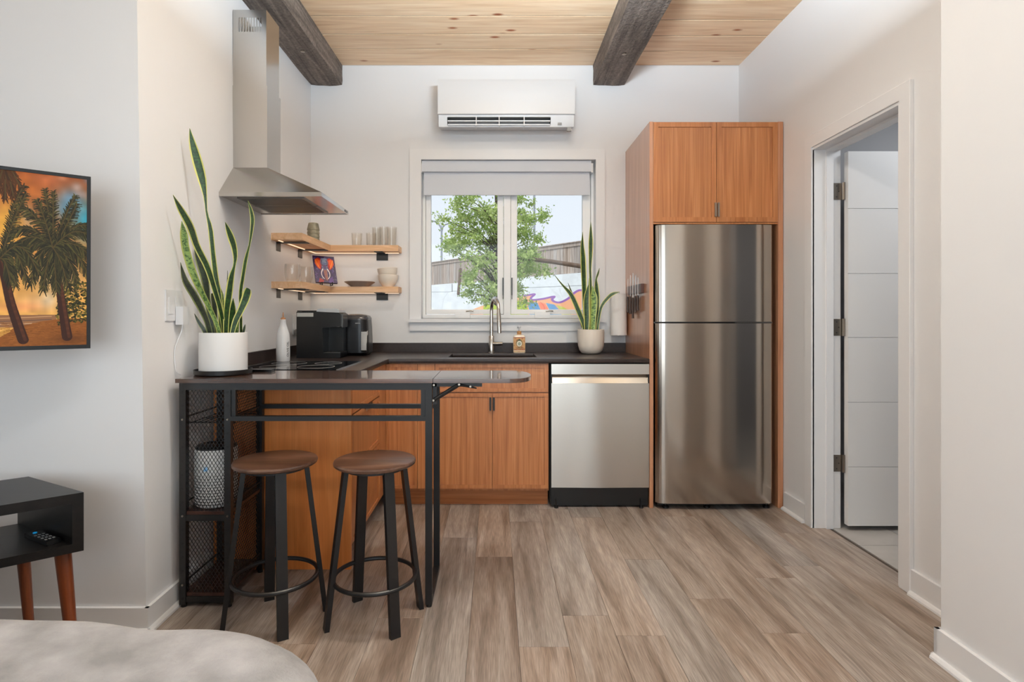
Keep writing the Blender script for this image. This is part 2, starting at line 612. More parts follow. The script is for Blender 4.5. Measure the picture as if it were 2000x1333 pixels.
def leaf_mat(name, dark, mid, margin, band):
    m = bpy.data.materials.new(name)
    m.use_nodes = True
    t = m.node_tree
    N, L = t.nodes, t.links
    b = N['Principled BSDF']
    b.inputs['Roughness'].default_value = 0.38
    uv = N.new('ShaderNodeUVMap')
    uv.uv_map = 'uv'
    sp = N.new('ShaderNodeSeparateXYZ')
    L.new(uv.outputs[0], sp.inputs[0])
    mp = N.new('ShaderNodeMapping')
    mp.inputs['Scale'].default_value = (2.0, 34.0, 1)
    L.new(uv.outputs[0], mp.inputs['Vector'])
    n = N.new('ShaderNodeTexNoise')
    n.inputs['Scale'].default_value = 1.0
    n.inputs['Detail'].default_value = 4
    n.inputs['Distortion'].default_value = 1.0
    L.new(mp.outputs[0], n.inputs['Vector'])
    r = N.new('ShaderNodeValToRGB')
    r.color_ramp.elements[0].position = 0.5 - 0.1
    r.color_ramp.elements[1].position = 0.5 + band
    r.color_ramp.elements[0].color = lin(dark)
    r.color_ramp.elements[1].color = lin(mid)
    L.new(n.outputs['Fac'], r.inputs[0])
    # distance from the midrib, wobbled a little
    s1 = N.new('ShaderNodeMath')
    s1.operation = 'SUBTRACT'
    s1.inputs[1].default_value = 0.5
    L.new(sp.outputs['X'], s1.inputs[0])
    ab = N.new('ShaderNodeMath')
    ab.operation = 'ABSOLUTE'
    L.new(s1.outputs[0], ab.inputs[0])
    r2 = N.new('ShaderNodeValToRGB')
    r2.color_ramp.elements[0].position = 0.33
    r2.color_ramp.elements[1].position = 0.38
    r2.color_ramp.elements[0].color = (0, 0, 0, 1)
    r2.color_ramp.elements[1].color = (1, 1, 1, 1)
    L.new(ab.outputs[0], r2.inputs[0])
    mx = N.new('ShaderNodeMix')
    mx.data_type = 'RGBA'
    L.new(r2.outputs[0], mx.inputs['Factor'])
    L.new(r.outputs[0], mx.inputs[6])
    mx.inputs[7].default_value = lin(margin)
    L.new(mx.outputs[2], b.inputs['Base Color'])
    return m


M['leaf'] = leaf_mat('snake_leaf', (22, 46, 22), (48, 84, 36), (206, 204, 116), 0.12)
M['leaf_dark'] = leaf_mat('snake_leaf_dark', (26, 36, 26), (44, 58, 36), (120, 128, 74), 0.12)
M['leaf_light'] = leaf_mat('snake_leaf_banded', (62, 96, 52), (142, 172, 96), (176, 182, 96), 0.06)

# ------------------------------------------------------------------ key levels
YB = 4.10          # back wall
YF = 3.46          # cabinet fronts
XR = 1.763         # right wall
ZC = 2.986         # ceiling
YN = 2.11          # front of the left wall (corner towards the room)


def xleft(y, z):
    t = (YB - y) / (YB - YN)
    near = -1.298 + (-1.343 + 1.298) * (z / 3.0)
    return -1.333 + (near + 1.333) * t


# ------------------------------------------------------------------ room shell
bm = B()
us = [-3.4, -0.533, 0.726, 3.6]
vs = [-0.1, 1.153, 2.301, 3.2]
plate(bm, us, vs, lambda u, v: not (-0.533 < u < 0.726 and 1.153 < v < 2.301), lambda u, v: (u, YB, v), (0, 0.16, 0))
struct('wall_back', bm, M['wall'], smooth=False)

bm = B()   # left kitchen wall, a little out of true
n = 8
g = [[bm.verts.new((xleft(YN + (YB - YN) * i / n, 3.05 * j / n), YN + (YB - YN) * i / n, 3.05 * j / n)) for j in range(n + 1)] for i in range(n + 1)]
for i in range(n):
    for j in range(n):
        bm.faces.new((g[i][j], g[i + 1][j], g[i + 1][j + 1], g[i][j + 1]))
vs0 = [v for v in bm.verts]
# front return (towards the room) and a far side so that the wall has thickness
back = [bm.verts.new((-3.3, YN, 3.05 * j / n)) for j in range(n + 1)]
for j in range(n):
    bm.faces.new((back[j], g[0][j], g[0][j + 1], back[j + 1]))
struct('wall_left', bm, M['wall'], ang=20)

bm = B()
bx(bm, -3.3, -3.2, -3.1, YN, -0.1, 3.05)
struct('wall_far_left', bm, M['wall'], smooth=False)
bm = B()
us = [-3.3, -1.7, 1.4, 1.9]
vs = [-0.1, 0.3, 2.6, 3.05]
plate(bm, us, vs, lambda u, v: not (-1.7 < u < 1.4 and 0.3 < v < 2.6), lambda u, v: (u, -3.0, v), (0, -0.12, 0))
wr = struct('wall_rear', bm, M['wall'], smooth=False)
bm = B()
bx(bm, -1.72, 1.42, -3.10, -3.06, 0.28, 2.62)
struct('window_2', bm, M['winframe'], smooth=False)

# right wall with the door opening
DY0, DY1, DZ = 2.452, 3.130, 2.105
bm = B()
plate(bm, [1.9, DY0 - 0.003, DY1 + 0.017, 4.26], [-0.1, DZ + 0.003, 3.05], lambda u, v: not (DY0 < u < DY1 and v < DZ), lambda u, v: (XR, u, v), (0.117, 0, 0))
struct('wall_right', bm, M['wall'], smooth=False)
bm = B()   # the nearer, projecting wall at the right of the frame
bx(bm, 1.52, 1.9, -3.1, 1.932, -0.1, 3.05)
struct('wall_right_near', bm, M['wall'], bev=0.006, seg=3)

# bathroom shell beyond the door
bm = B()
bx(bm, 1.88, 3.5, 3.36, 3.46, -0.1, 2.8)
bx(bm, 3.4, 3.5, 1.2, 3.36, -0.1, 2.8)
bx(bm, 1.88, 3.5, 1.1, 1.2, -0.1, 2.8)
struct('wall_bathroom', bm, M['bath'], smooth=False)
bm = B()
bx(bm, 1.88, 3.5, 1.1, 3.46, 2.7, 2.8)
struct('ceiling_bathroom', bm, M['wall'], smooth=False)

# ceiling: slab and separate pine boards
bm = B()
bx(bm, -3.4, 1.9, -3.2, 4.3, ZC + 0.003, ZC + 0.12)
ceil = struct('ceiling', bm, M['joint'], smooth=False)  # dark slab colour stands in for the shadow between the boards


def board(name, parent, x0, x1, y0, y1, z0, z1, m, bev):
    b = B()
    bx(b, x0, x1, y0, y1, z0, z1)
    o = obj(name, b, m, parent, bev=bev, seg=1)
    return o


rows_l = [4.10, 3.85, 3.648, 3.425]
rows_r = [4.10, 3.88, 3.665, 3.47]
while rows_l[-1] > -3:
    rows_l.append(rows_l[-1] - 0.222)
while rows_r[-1] > -3:
    rows_r.append(rows_r[-1] - 0.222)
for rows, xa, xb in ((rows_l, -1.40, 0.822), (rows_r, 0.823, 1.80)):
    for a, b in zip(rows[:-1], rows[1:]):
        x0 = -3.25 if (xa < 0 and a < YN) else xa
        x1 = xb if b > 1.9 or xb < 1 else 1.6
        board('plank', ceil, x0, x1, b + 0.0045, a - 0.0045, ZC + random.uniform(0, 0.0008), ZC + 0.02, M['ceil'], 0.001)

# floor: sub-floor and separate planks
bm = B()
bx(bm, -3.4, 1.86, -3.2, 4.3, -0.12, -0.006)
floor = struct('floor', bm, M['joint'], smooth=False)
PW, PL = 0.18, 1.22
bm = B()
bx(bm, 0.0004, PW - 0.0004, 0.0005, PL - 0.0005, -0.006, 0.0)
bmesh.ops.bevel(bm, geom=[e for e in bm.edges if all(v.co.z > -0.001 for v in e.verts)], offset=0.0007, segments=1, affect='EDGES')
plank0 = obj('plank', bm, M['floor'], floor, smooth=False)
ends = {0: 2.76, 1: 2.01, 2: 2.22, 4: 2.73, 3: 3.3, -1: 3.0, 5: 2.35}
first = True
for c in range(-17, 11):
    x0 = -0.096 + c * PW
    e = ends.get(c, random.uniform(2.0, 3.2))
    k = e
    while k > -2.9:
        k -= PL
    while k < YB - 0.01:
        y0, y1 = max(k, -2.95), min(k + PL, YB)
        if x0 + PW < -1.36 and y0 >= YN:
            break
        sx = 1.0
        if y1 - y0 > 0.03:
            if first and abs(y1 - y0 - PL) < 1e-3:
                o = plank0
                o.location = (x0, y0, 0)
                first = False
            else:
                o = inst(plank0, 'plank', floor, (x0, y0, 0))
            if x0 + PW > 1.84:
                o.scale = ((1.84 - x0) / PW, (y1 - y0) / PL, 1)
            else:
                o.scale = (1, (y1 - y0) / PL, 1)
        k += PL
bm = B()
bx(bm, 1.86, 3.5, 1.1, 3.46, -0.12, -0.006)
bfloor = struct('floor_bathroom', bm, M['joint'], smooth=False)
for i in range(6):
    for j in range(4):
        b = B()
        bx(b, 1.862 + i * 0.3, 1.862 + i * 0.3 + 0.297, 1.2 + j * 0.6 - 0.1, 1.2 + j * 0.6 + 0.497, -0.006, 0.0)
        obj('tile', b, M['tile'], bfloor, bev=0.001, seg=1)

# baseboards with shoe moulding


def baseboard(name, O, U, N, L, h=0.10):
    b = B()
    bxb(b, O, U, (0, 0, 1), N, 0, L, 0.0, h, 0, 0.014)
    root = struct(name, b, M['trim'], bev=0.002, seg=1)
    s = B()
    O, U, N = Vector(O), Vector(U), Vector(N)
    pts = [O + N * 0.014, O + N * 0.030, O + N * 0.029 + Vector((0, 0, 0.008)), O + N * 0.022 + Vector((0, 0, 0.016)), O + N * 0.014 + Vector((0, 0, 0.018))]
    prism(s, pts, U * L)
    obj('shoe_moulding', s, M['trim'], root)
    return root


baseboard('baseboard_right', (XR, DY1 + 0.075, 0), (0, 1, 0), (-1, 0, 0), 3.44 - DY1 - 0.075, 0.106)
baseboard('baseboard_right_middle', (XR, 1.95, 0), (0, 1, 0), (-1, 0, 0), DY0 - 0.066 - 1.95, 0.106)
baseboard('baseboard_right_near', (1.52, -3.0, 0), (0, 1, 0), (-1, 0, 0), 4.946, 0.106)
baseboard('baseboard_right_end', (1.52 - 0.014, 1.932, 0), (1, 0, 0), (0, 1, 0), 0.25, 0.106)
u = Vector((xleft(2.6, 0) - xleft(YN, 0), 2.6 - YN, 0))
Lw = u.length
u.normalize()
baseboard('baseboard_left', (xleft(YN, 0) + 0.0, YN - 0.014, 0), u, (u.y, -u.x, 0), Lw + 0.01, 0.092)
baseboard('baseboard_left_front', (-3.2, YN, 0), (1, 0, 0), (0, -1, 0), 3.2 + xleft(YN, 0) + 0.0139, 0.092)

# window: casing, frame, two casement sashes, stool, apron
bm = B()
bx(bm, X(801, YB), -0.533, YB - 0.02, YB, 1.153, 2.301)
bx(bm, 0.726, X(1180.5, YB), YB - 0.02, YB, 1.153, 2.301)
bx(bm, X(801, YB), X(1180.5, YB), YB - 0.02, YB, 2.301, 2.375)
win = struct('window_1', bm, M['trim'], bev=0.0015, seg=1)
bm = B()
bx(bm, X(797.5, YB - 0.045), X(1184, YB - 0.045), YB - 0.045, YB + 0.09, 1.128, 1.153)
obj('stool_board', bm, M['trim'], win, bev=0.004)
bm = B()
bx(bm, X(801, YB), X(1180.5, YB), YB - 0.018, YB, 1.066, 1.128)
obj('apron', bm, M['trim'], win, bev=0.002, seg=1)
bm = B()
fy0, fy1 = YB + 0.075, YB + 0.15
plate(bm, [-0.533, -0.513, 0.0635, 0.1135, 0.706, 0.726], [1.153, 1.183, 2.281, 2.301],
      lambda u, v: not (1.183 < v < 2.281 and (-0.513 < u < 0.0635 or 0.1135 < u < 0.706)), lambda u, v: (u, fy0, v), (0, fy1 - fy0, 0))
obj('frame', bm, M['winframe'], win, bev=0.002, seg=1)


def sash(x0, x1, g0, g1, hx):
    b = B()
    plate(b, [x0, g0, g1, x1], [1.186, 1.221, 2.235, 2.278], lambda u, v: not (g0 < u < g1 and 1.221 < v < 2.235), lambda u, v: (u, fy0 + 0.012, v), (0, 0.045, 0))
    s = obj('sash', b, M['winframe'], win, bev=0.004)
    b = B()
    bx(b, g0 - 0.004, g1 + 0.004, fy0 + 0.032, fy0 + 0.038, 1.217, 2.239)
    obj('pane', b, M['pane'], s, smooth=False)
    b = B()
    zt, zb = Z(543, fy0), Z(585, fy0)
    bx(b, hx - 0.004, hx + 0.004, fy0 - 0.012, fy0 + 0.0, zb + 0.03, zt)
    bx(b, hx - 0.0025, hx + 0.0025, fy0 - 0.016, fy0 - 0.008, zb, zb + 0.05)
    obj('lock_handle', b, M['black_soft'], s, bev=0.001)
    return s


sash(-0.511, 0.0615, -0.474, 0.017, X(982.5, fy0))
sash(0.1155, 0.704, 0.163, 0.646, X(999.8, fy0))
for cx in (X(905, fy0), X(1060, fy0)):
    b = B()
    bx(b, cx - 0.06, cx + 0.05, fy0 - 0.028, fy0 + 0.002, 1.156, 1.2)
    o = obj('crank_cover', b, M['winframe'], win, bev=0.008, seg=3)
    b = B()
    tube(b, [(cx + 0.02, fy0 - 0.02, 1.206), (cx + 0.05, fy0 - 0.022, 1.211), (cx + 0.075, fy0 - 0.02, 1.208)], 0.005, 8)
    obj('crank', b, M['steel_dark'], o)

# roller blind hung inside the window
bl = thing('roller_blind', 'pale grey roller blind pulled a quarter down inside the window', 'blind', (0.09, YB + 0.03, 2.1))
b = B()
bx(b, X(824, YB), X(1155, YB), YB + 0.004, YB + 0.06, Z(335, YB), 2.2985)
obj('cassette', b, M['blind'], bl, bev=0.012, seg=4)
b = B()
bx(b, X(828, YB + 0.03), X(1151, YB + 0.03), YB + 0.03, YB + 0.032, Z(380, YB + 0.03), Z(333, YB + 0.03))
obj('fabric', b, M['blind'], bl, smooth=False)
b = B()
bx(b, X(828, YB + 0.03), X(1151, YB + 0.03), YB + 0.026, YB + 0.036, Z(381.5, YB + 0.03), Z(377, YB + 0.03))
obj('hem_bar', b, M['blind'], bl, bev=0.002)
b = B()
bx(b, X(1155, YB), X(1158.5, YB), YB + 0.004, YB + 0.06, Z(337, YB), Z(319, YB))
obj('end_bracket', b, M['white_plastic'], bl, bev=0.001)
b = B()
bx(b, X(822.5, YB), X(824, YB), YB + 0.004, YB + 0.06, Z(337, YB), Z(319, YB))
obj('end_bracket', b, M['white_plastic'], bl, bev=0.001)

# door: casing, jambs, open leaf with grooves, hinges
bm = B()
plate(bm, [DY0 - 0.066, DY0, DY1, DY1 + 0.066], [0.0, DZ, DZ + 0.068], lambda u, v: not (DY0 < u < DY1 and v < DZ), lambda u, v: (XR - 0.018, u, v), (0.018, 0, 0))
door = struct('door_1', bm, M['trim'], bev=0.002, seg=1)
bm = B()
plate(bm, [DY0 - 0.002, DY0 + 0.014, DY1 - 0.0, DY1 + 0.016], [0.0, DZ - 0.014, DZ + 0.002],
      lambda u, v: not (DY0 + 0.014 < u < DY1 and v < DZ - 0.014), lambda u, v: (XR - 0.010, u, v), (0.155, 0, 0))
obj('jamb', bm, M['trim'], door, bev=0.001, seg=1)
bm = B()
bx(bm, 1.825, 1.862, DY1 - 0.012, DY1, 0, DZ - 0.014)
bx(bm, 1.825, 1.862, DY0 + 0.014, DY0 + 0.026, 0, DZ - 0.014)
bx(bm, 1.825, 1.862, DY0 + 0.026, DY1 - 0.012, DZ - 0.028, DZ - 0.014)
obj('door_stop', bm, M['trim'], door, bev=0.001, seg=1)
# leaf opened square into the bathroom; six flat fields with V grooves between
lx0, lx1, ly0, ly1 = 1.925, 2.59, 3.09, 3.125
zs = [0.028, 0.35, 0.703, 1.056, 1.405, 1.76, 2.072]
bm = B()
bx(bm, lx0, lx1, ly0 + 0.006, ly1, zs[0], zs[-1])
leaf = obj('leaf', bm, M['white_door'], door, smooth=False)
for a, b2 in zip(zs[:-1], zs[1:]):
    b = B()
    bx(b, lx0, lx1, ly0, ly0 + 0.006, a + (0.0012 if a > 0.1 else 0), b2 - (0.0012 if b2 < 2 else 0))
    obj('field', b, M['white_door'], leaf, bev=0.002, seg=1)
for hy in (372, 640, 908):
    zc = Z(hy, 3.1)
    b = B()
    bx(b, 1.868, 1.913, DY1 - 0.003, DY1 + 0.001, zc - 0.046, zc + 0.046)
    tube(b, [(1.918, DY1 - 0.012, zc - 0.048), (1.918, DY1 - 0.012, zc + 0.048)], 0.007, 10)
    h = obj('hinge', b, M['hinge'], door)
    b = B()
    for dz in (-0.03, 0.0, 0.03):
        lathe(b, [(0, 0), (0.004, 0), (0.004, 0.001), (0, 0.001)], (0, 0, 0), 8)
        for v in b.verts:
            if not v.tag:
                x, y, z = v.co
                v.co = Vector((1.884 + x + (0.012 if dz == 0 else 0), DY1 - 0.003 - z, zc + dz + y))
                v.tag = True
    obj('screw', b, M['steel_dark'], h)

# ------------------------------------------------------------------ ceiling beams


def beam(name, label, x0, x1, z0, z1, y0, y1, rot, seed):
    c = Vector(((x0 + x1) / 2, y1, z0))
    b = B()
    nx, nz, ny = 5, 4, 60
    ring = []
    pts = [(x0 + (x1 - x0) * i / nx, z0) for i in range(nx)] + [(x1, z0 + (z1 - z0) * i / nz) for i in range(nz)] + \
          [(x1 - (x1 - x0) * i / nx, z1) for i in range(nx)] + [(x0, z1 - (z1 - z0) * i / nz) for i in range(nz)]
    corner = {(x0, z0): (0.004, 0.004), (x1, z0): (-0.006, 0.005)}
    for k in range(ny + 1):
        y = y0 + (y1 - y0) * k / ny
        r = []
        for (x, z) in pts:
            d = noise.noise(Vector((x * 5 + seed, y * 3.2, z * 5))) * 0.006 + noise.noise(Vector((x * 16 + seed, y * 11, z * 16))) * 0.0025
            xx, zz = x, z
            if (x, z) in corner:
                f = 0.7 + 0.5 * noise.noise(Vector((seed, y * 4, 0)))
                xx += corner[(x, z)][0] * f
                zz += corner[(x, z)][1] * f
            nx_, nz_ = (x - (x0 + x1) / 2), (z - (z0 + z1) / 2)
            ln = math.hypot(nx_, nz_)
            if z > z1 - 1e-6:
                d = 0
            r.append(b.verts.new((xx + nx_ / ln * d, y, zz + (nz_ / ln * d if z < z1 - 1e-6 else 0))))
        ring.append(r)
    m = len(pts)
    for k in range(ny):
        for i in range(m):
            b.faces.new((ring[k][i], ring[k][(i + 1) % m], ring[k + 1][(i + 1) % m], ring[k + 1][i]))
    b.faces.new(ring[0][::-1])
    b.faces.new(ring[-1])
    root = thing(name, label, 'beam', c)
    bmesh.ops.rotate(b, cent=c, matrix=Matrix.Rotation(rot, 3, 'Z'), verts=b.verts[:])
    obj('timber', b, M['beam'], root, ang=50)
    return root


b1 = beam('ceiling_beam', 'dark weathered timber beam running above the steel range hood', -1.333, -1.104, 2.842, ZC, -2.9, YB, math.radians(-1.1), 1.3)
b2 = beam('ceiling_beam', 'dark weathered timber beam right of the wall air conditioner', 0.707, 0.937, 2.842, ZC, -2.9, YB, 0.0, 9.1)
for par, px, py in ((b1, 591, 100), (b2, 1219, 105)):
    d = (2.842 - CH) * F / (VY - py)
    c = Vector((X(px, d), d, 2.842))
    b = B()
    lathe(b, [(0.0, 0.004), (0.013, 0.004), (0.014, -0.004), (0.006, -0.006), (0, -0.006)], c, 14)
    obj('bolt_head', b, M['hinge'], par)
# ------------------------------------------------------------------ base cabinets


def shaker(parent, O, U, V, N, w, h, name='door', fr=0.022, t=0.02, inset=0.006):
    b = B()
    e = 0.0
    bxb(b, O, U, V, N, e, fr, e, h - e, 0, t)
    bxb(b, O, U, V, N, w - fr, w - e, e, h - e, 0, t)
    bxb(b, O, U, V, N, fr, w - fr, e, fr, 0, t)
    bxb(b, O, U, V, N, fr, w - fr, h - fr, h - e, 0, t)
    d = obj(name, b, M['cab_frame'], parent, bev=0.0012, seg=1)
    b = B()
    bxb(b, O, U, V, N, fr - 0.001, w - fr + 0.001, fr - 0.001, h - fr + 0.001, 0.002, t - inset)
    obj('panel', b, M['cab'], d, smooth=False)
    return d


def pull(parent, O, U, V, N, u, v, w, h, m=None):
    b = B()
    bxb(b, O, U, V, N, u - w / 2, u + w / 2, v - h / 2, v + h / 2, 0.019, 0.032)
    return obj('pull', b, m or M['black_soft'], parent, bev=0.003)


UX, UZ = Vector((1, 0, 0)), Vector((0, 0, 1))
NY = Vector((0, -1, 0))
TB = 0.02            # door thickness
yd = YF + TB         # carcass front plane
CT, CB = 0.9125, 0.887

xa, xb, xc = X(754, YF), X(849.5, YF), X(1072, YF)
sink = thing('sink_cabinet', 'cherry wood sink cabinet with two doors beside the dishwasher', 'cabinet', ((xb + xc) / 2, YF, 0))
b = B()
bx(b, xb, xb + 0.018, yd, YB - 0.02, 0.10, CB - 0.001)
bx(b, xc - 0.018, xc, yd, YB - 0.02, 0.10, CB - 0.001)
bx(b, xb + 0.018, xc - 0.018, yd, YB - 0.02, 0.10, 0.118)
bx(b, xb + 0.018, xc - 0.018, YB - 0.03, YB - 0.02, 0.118, CB - 0.001)
bx(b, xb + 0.018, xc - 0.018, yd, yd + 0.018, 0.70, CB - 0.001)
obj('body', b, M['cab_frame'], sink, smooth=False)
b = B()
bx(b, X(754, YF), xc, YF + 0.075, YF + 0.09, 0.0, 0.10)
obj('toe_kick', b, M['kick'], sink, smooth=False)
O = Vector((xb + 0.001, yd, 0))
shaker(sink, O + UZ * Z(766, YF), UX, UZ, NY, xc - xb - 0.004, Z(711.5, YF) - Z(766, YF), 'drawer_front')
zt, zb = Z(768.5, YF), Z(955, YF)
xm = X(961.5, YF)
d1 = shaker(sink, (xb + 0.001, yd, zb), UX, UZ, NY, xm - xb - 0.0025, zt - zb)
pull(d1, (xb + 0.001, yd, zb), UX, UZ, NY, xm - xb - 0.013, zt - zb - 0.065, 0.011, 0.08)
d2 = shaker(sink, (xm + 0.001, yd, zb), UX, UZ, NY, xc - xm - 0.004, zt - zb)
pull(d2, (xm + 0.001, yd, zb), UX, UZ, NY, 0.009, zt - zb - 0.065, 0.011, 0.08)

corner = thing('corner_cabinet', 'cherry wood corner cabinet left of the sink doors', 'cabinet', ((xa + xb) / 2, YF, 0))
b = B()
bx(b, -0.652, xb - 0.001, yd, YB - 0.02, 0.10, CB - 0.001)
obj('body', b, M['cab_frame'], corner, smooth=False)
xm2 = X(816, YF)
shaker(corner, (xa, yd, zb), UX, UZ, NY, xm2 - xa - 0.002, Z(711.5, YF) - zb, fr=0.02)
b = B()
bx(b, xm2, xb - 0.002, YF + 0.001, yd, zb, Z(711.5, YF))
obj('filler', b, M['cab'], corner, bev=0.001, seg=1)

# left run: drawer cabinet facing right, finished end panel towards the room
XD = -0.667
drw = thing('drawer_cabinet', 'cherry wood drawer cabinet under the cooktop with plain end panel', 'cabinet', (-1.0, 3.0, 0))
b = B()
bx(b, -1.300, XD - 0.022, 2.64, YF + 0.6, 0.10, CB - 0.001)
bx(b, -1.290, XD - 0.095, 2.65, YF + 0.6, 0.0, 0.10)
obj('body', b, M['cab_frame'], drw, smooth=False)
b = B()
bx(b, -1.302, XD - 0.0, 2.622, 2.64, 0.0, CB - 0.001)
obj('end_panel', b, M['cab_end'], drw, bev=0.001, seg=1)
UYv = Vector((0, 1, 0))
NX = Vector((1, 0, 0))
for (z0, z1, py_) in ((0.715, 0.88, None), (0.444, 0.708, 1), (0.108, 0.437, 1)):
    O = Vector((XD - 0.02, 2.643, z0))
    dr = shaker(drw, O, UYv, UZ, NX, 0.623, z1 - z0, 'drawer_front')
    b = B()
    bxb(b, O, UYv, UZ, NX, 0.26, 0.40, z1 - z0 - 0.004, z1 - z0 + 0.003, 0.005, 0.030)
    bxb(b, O, UYv, UZ, NX, 0.26, 0.40, z1 - z0 - 0.022, z1 - z0 + 0.003, 0.027, 0.030)
    obj('pull', b, M['hinge'], dr, bev=0.001, seg=1)
b = B()
bx(b, XD - 0.02, XD, 3.27, YF, 0.108, 0.88)
obj('filler', b, M['cab'], drw, bev=0.001, seg=1)

# ------------------------------------------------------------------ worktop, splash, sink, cooktop
ctp = thing('countertop', 'dark brown stone L-shaped countertop with low backsplash', 'countertop', (-0.2, 3.8, CB))
b = B()
SX0, SX1, SY0, SY1 = -0.295, 0.265, 3.575, 3.925
xend = 0.939
plate(b, [-1.310, -0.648, SX0, SX1, xend], [2.617, YF - 0.018, SY0, SY1, YB - 0.001],
      lambda u, v: (u < -0.648 or v > YF - 0.018) and not (SX0 < u < SX1 and SY0 < v < SY1), lambda u, v: (u, v, CB), (0, 0, CT - CB))
obj('slab', b, M['counter'], ctp, bev=0.003)
b = B()
bx(b, -1.305, xend, YB - 0.02, YB - 0.001, CT, 0.979)
obj('backsplash', b, M['counter'], ctp, bev=0.002)
b = B()
prism(b, [(xleft(2.62, .95), 2.62, CT), (xleft(2.62, .95) + 0.02, 2.62, CT), (-1.311, YB - 0.001, CT), (-1.331, YB - 0.001, CT)], (0, 0, 0.979 - CT))
obj('side_splash', b, M['counter'], ctp, bev=0.002)
sk = thing('sink_bowl', 'black undermount sink bowl set into the countertop', 'sink', (0, 3.75, 0.72))
b = B()
t_ = 0.006
for (a0, a1, c0, c1) in ((SX0 - t_, SX0, SY0 - t_, SY1 + t_), (SX1, SX1 + t_, SY0 - t_, SY1 + t_), (SX0, SX1, SY0 - t_, SY0), (SX0, SX1, SY1, SY1 + t_)):
    bx(b, a0, a1, c0, c1, 0.70, CB - 0.0005)
bx(b, SX0 - t_, SX1 + t_, SY0 - t_, SY1 + t_, 0.694, 0.70)
obj('bowl', b, M['counter'], sk, smooth=False)
b = B()
lathe(b, [(0, 0.702), (0.03, 0.702), (0.042, 0.706), (0.045, 0.701), (0.045, 0.7), (0, 0.7)], (0, 3.75, 0), 20)
obj('drain', b, M['chrome'], sk)

ck = thing('cooktop', 'black glass electric cooktop on the counter under the range hood', 'cooktop', (-1.0, 2.95, CT))
b = B()
bx(b, -1.245, -0.757, 2.70, 3.20, CT, CT + 0.006)
obj('glass', b, M['glass_black'], ck, bev=0.0015)
for p in (-0.757, -1.25):
    b = B()
    bx(b, p, p + 0.005, 2.70, 3.20, CT, CT + 0.007)
    obj('edge_trim', b, M['chrome'], ck, bev=0.001)
for cx, cy, r in ((-0.9, 2.85, 0.09), (-0.9, 3.06, 0.07), (-1.11, 2.85, 0.07), (-1.11, 3.06, 0.09)):
    b = B()
    torus(b, (cx, cy, CT + 0.006), r, 0.0007, 40, 5)
    obj('burner_ring', b, M['grey_mark'], ck)

# faucet
fx, fy = X(960, 3.98), 3.98
fc = thing('faucet', 'brushed nickel gooseneck pull-down faucet behind the sink', 'faucet', (fx, fy, CT))
b = B()
lathe(b, [(0, 0), (0.024, 0), (0.024, 0.006), (0.0195, 0.009), (0.0195, 0.118), (0.017, 0.122), (0, 0.122)], (fx, fy, CT), 24)
obj('body', b, M['chrome'], fc)
pts = [(fx, fy, CT + 0.11), (fx, fy, 1.12), (fx, fy, 1.20)]
rr = 0.083
ddir = Vector((0.05, -0.165, 0)).normalized()
for i in range(0, 11):
    a = PI * i / 10
    p = Vector((fx, fy, 1.212)) + ddir * (rr - rr * math.cos(a)) + Vector((0, 0, rr * math.sin(a)))
    pts.append(p)
e = Vector((fx, fy, 1.212)) + ddir * (2 * rr)
pts.append(e - Vector((0, 0, 0.02)) + ddir * 0.003)
b = B()
tube(b, pts, 0.0125, 14)
obj('spout', b, M['chrome'], fc)
b = B()
p0 = e - Vector((0, 0, 0.02)) + ddir * 0.003
tube(b, [p0, p0 + Vector((0, 0, -0.03)) + ddir * 0.004, p0 + Vector((0, 0, -0.07)) + ddir * 0.010, p0 + Vector((0, 0, -0.135)) + ddir * 0.018], [0.0145, 0.015, 0.0155, 0.014], 14)
hd = obj('spray_head', b, M['chrome'], fc)
b = B()
q = p0 + Vector((-0.004, -0.015, -0.07))
bx(b, q.x - 0.004, q.x + 0.004, q.y - 0.004, q.y, q.z - 0.03, q.z + 0.01)
obj('button', b, M['black_soft'], hd, bev=0.001)
b = B()
tube(b, [(fx + 0.012, fy - 0.004, CT + 0.066), (fx + 0.045, fy - 0.010, CT + 0.066), (fx + 0.078, fy - 0.016, CT + 0.068)], [0.0135, 0.0135, 0.013], 14)
obj('lever', b, M['chrome'], fc)

# ------------------------------------------------------------------ dishwasher
dx0, dx1 = X(1077, YF - 0.01), X(1268, YF - 0.01)
yw = YF - 0.008
dw = thing('dishwasher', 'stainless steel dishwasher with pocket handle between sink cabinet and refrigerator', 'dishwasher', ((dx0 + dx1) / 2, YF, 0))
b = B()
bx(b, dx0 + 0.004, dx1 - 0.004, YF + 0.04, YB - 0.03, 0.02, CB - 0.012)
bx(b, dx0 - 0.007, dx0 + 0.003, YF + 0.02, YF + 0.3, 0.02, CB - 0.002)
obj('body', b, M['dark_void'], dw, smooth=False)
zA, zB_, zC_, zD = Z(711.5, yw), Z(731.5, yw), Z(749, yw), Z(953, yw)
b = B()
bx(b, dx0, dx1, yw, YF + 0.04, zB_, zA)
obj('control_strip', b, M['steel'], dw, bev=0.003)
b = B()     # slanted pocket behind the grip
prism(b, [(dx0 + 0.006, yw + 0.030, zB_), (dx0 + 0.006, yw + 0.001, zC_), (dx0 + 0.006, YF + 0.04, zC_), (dx0 + 0.006, YF + 0.04, zB_)], (dx1 - dx0 - 0.012, 0, 0))
obj('pocket_handle', b, M['steel'], dw, smooth=False)
for sx in (dx0, dx1 - 0.0055):
    b = B()
    bx(b, sx, sx + 0.0055, yw + 0.004, YF + 0.04, zC_, zB_)
    obj('pocket_cheek', b, M['black_soft'], dw, smooth=False)
b = B()     # faintly bowed steel door skin
nx = 24
top, bot = [], []
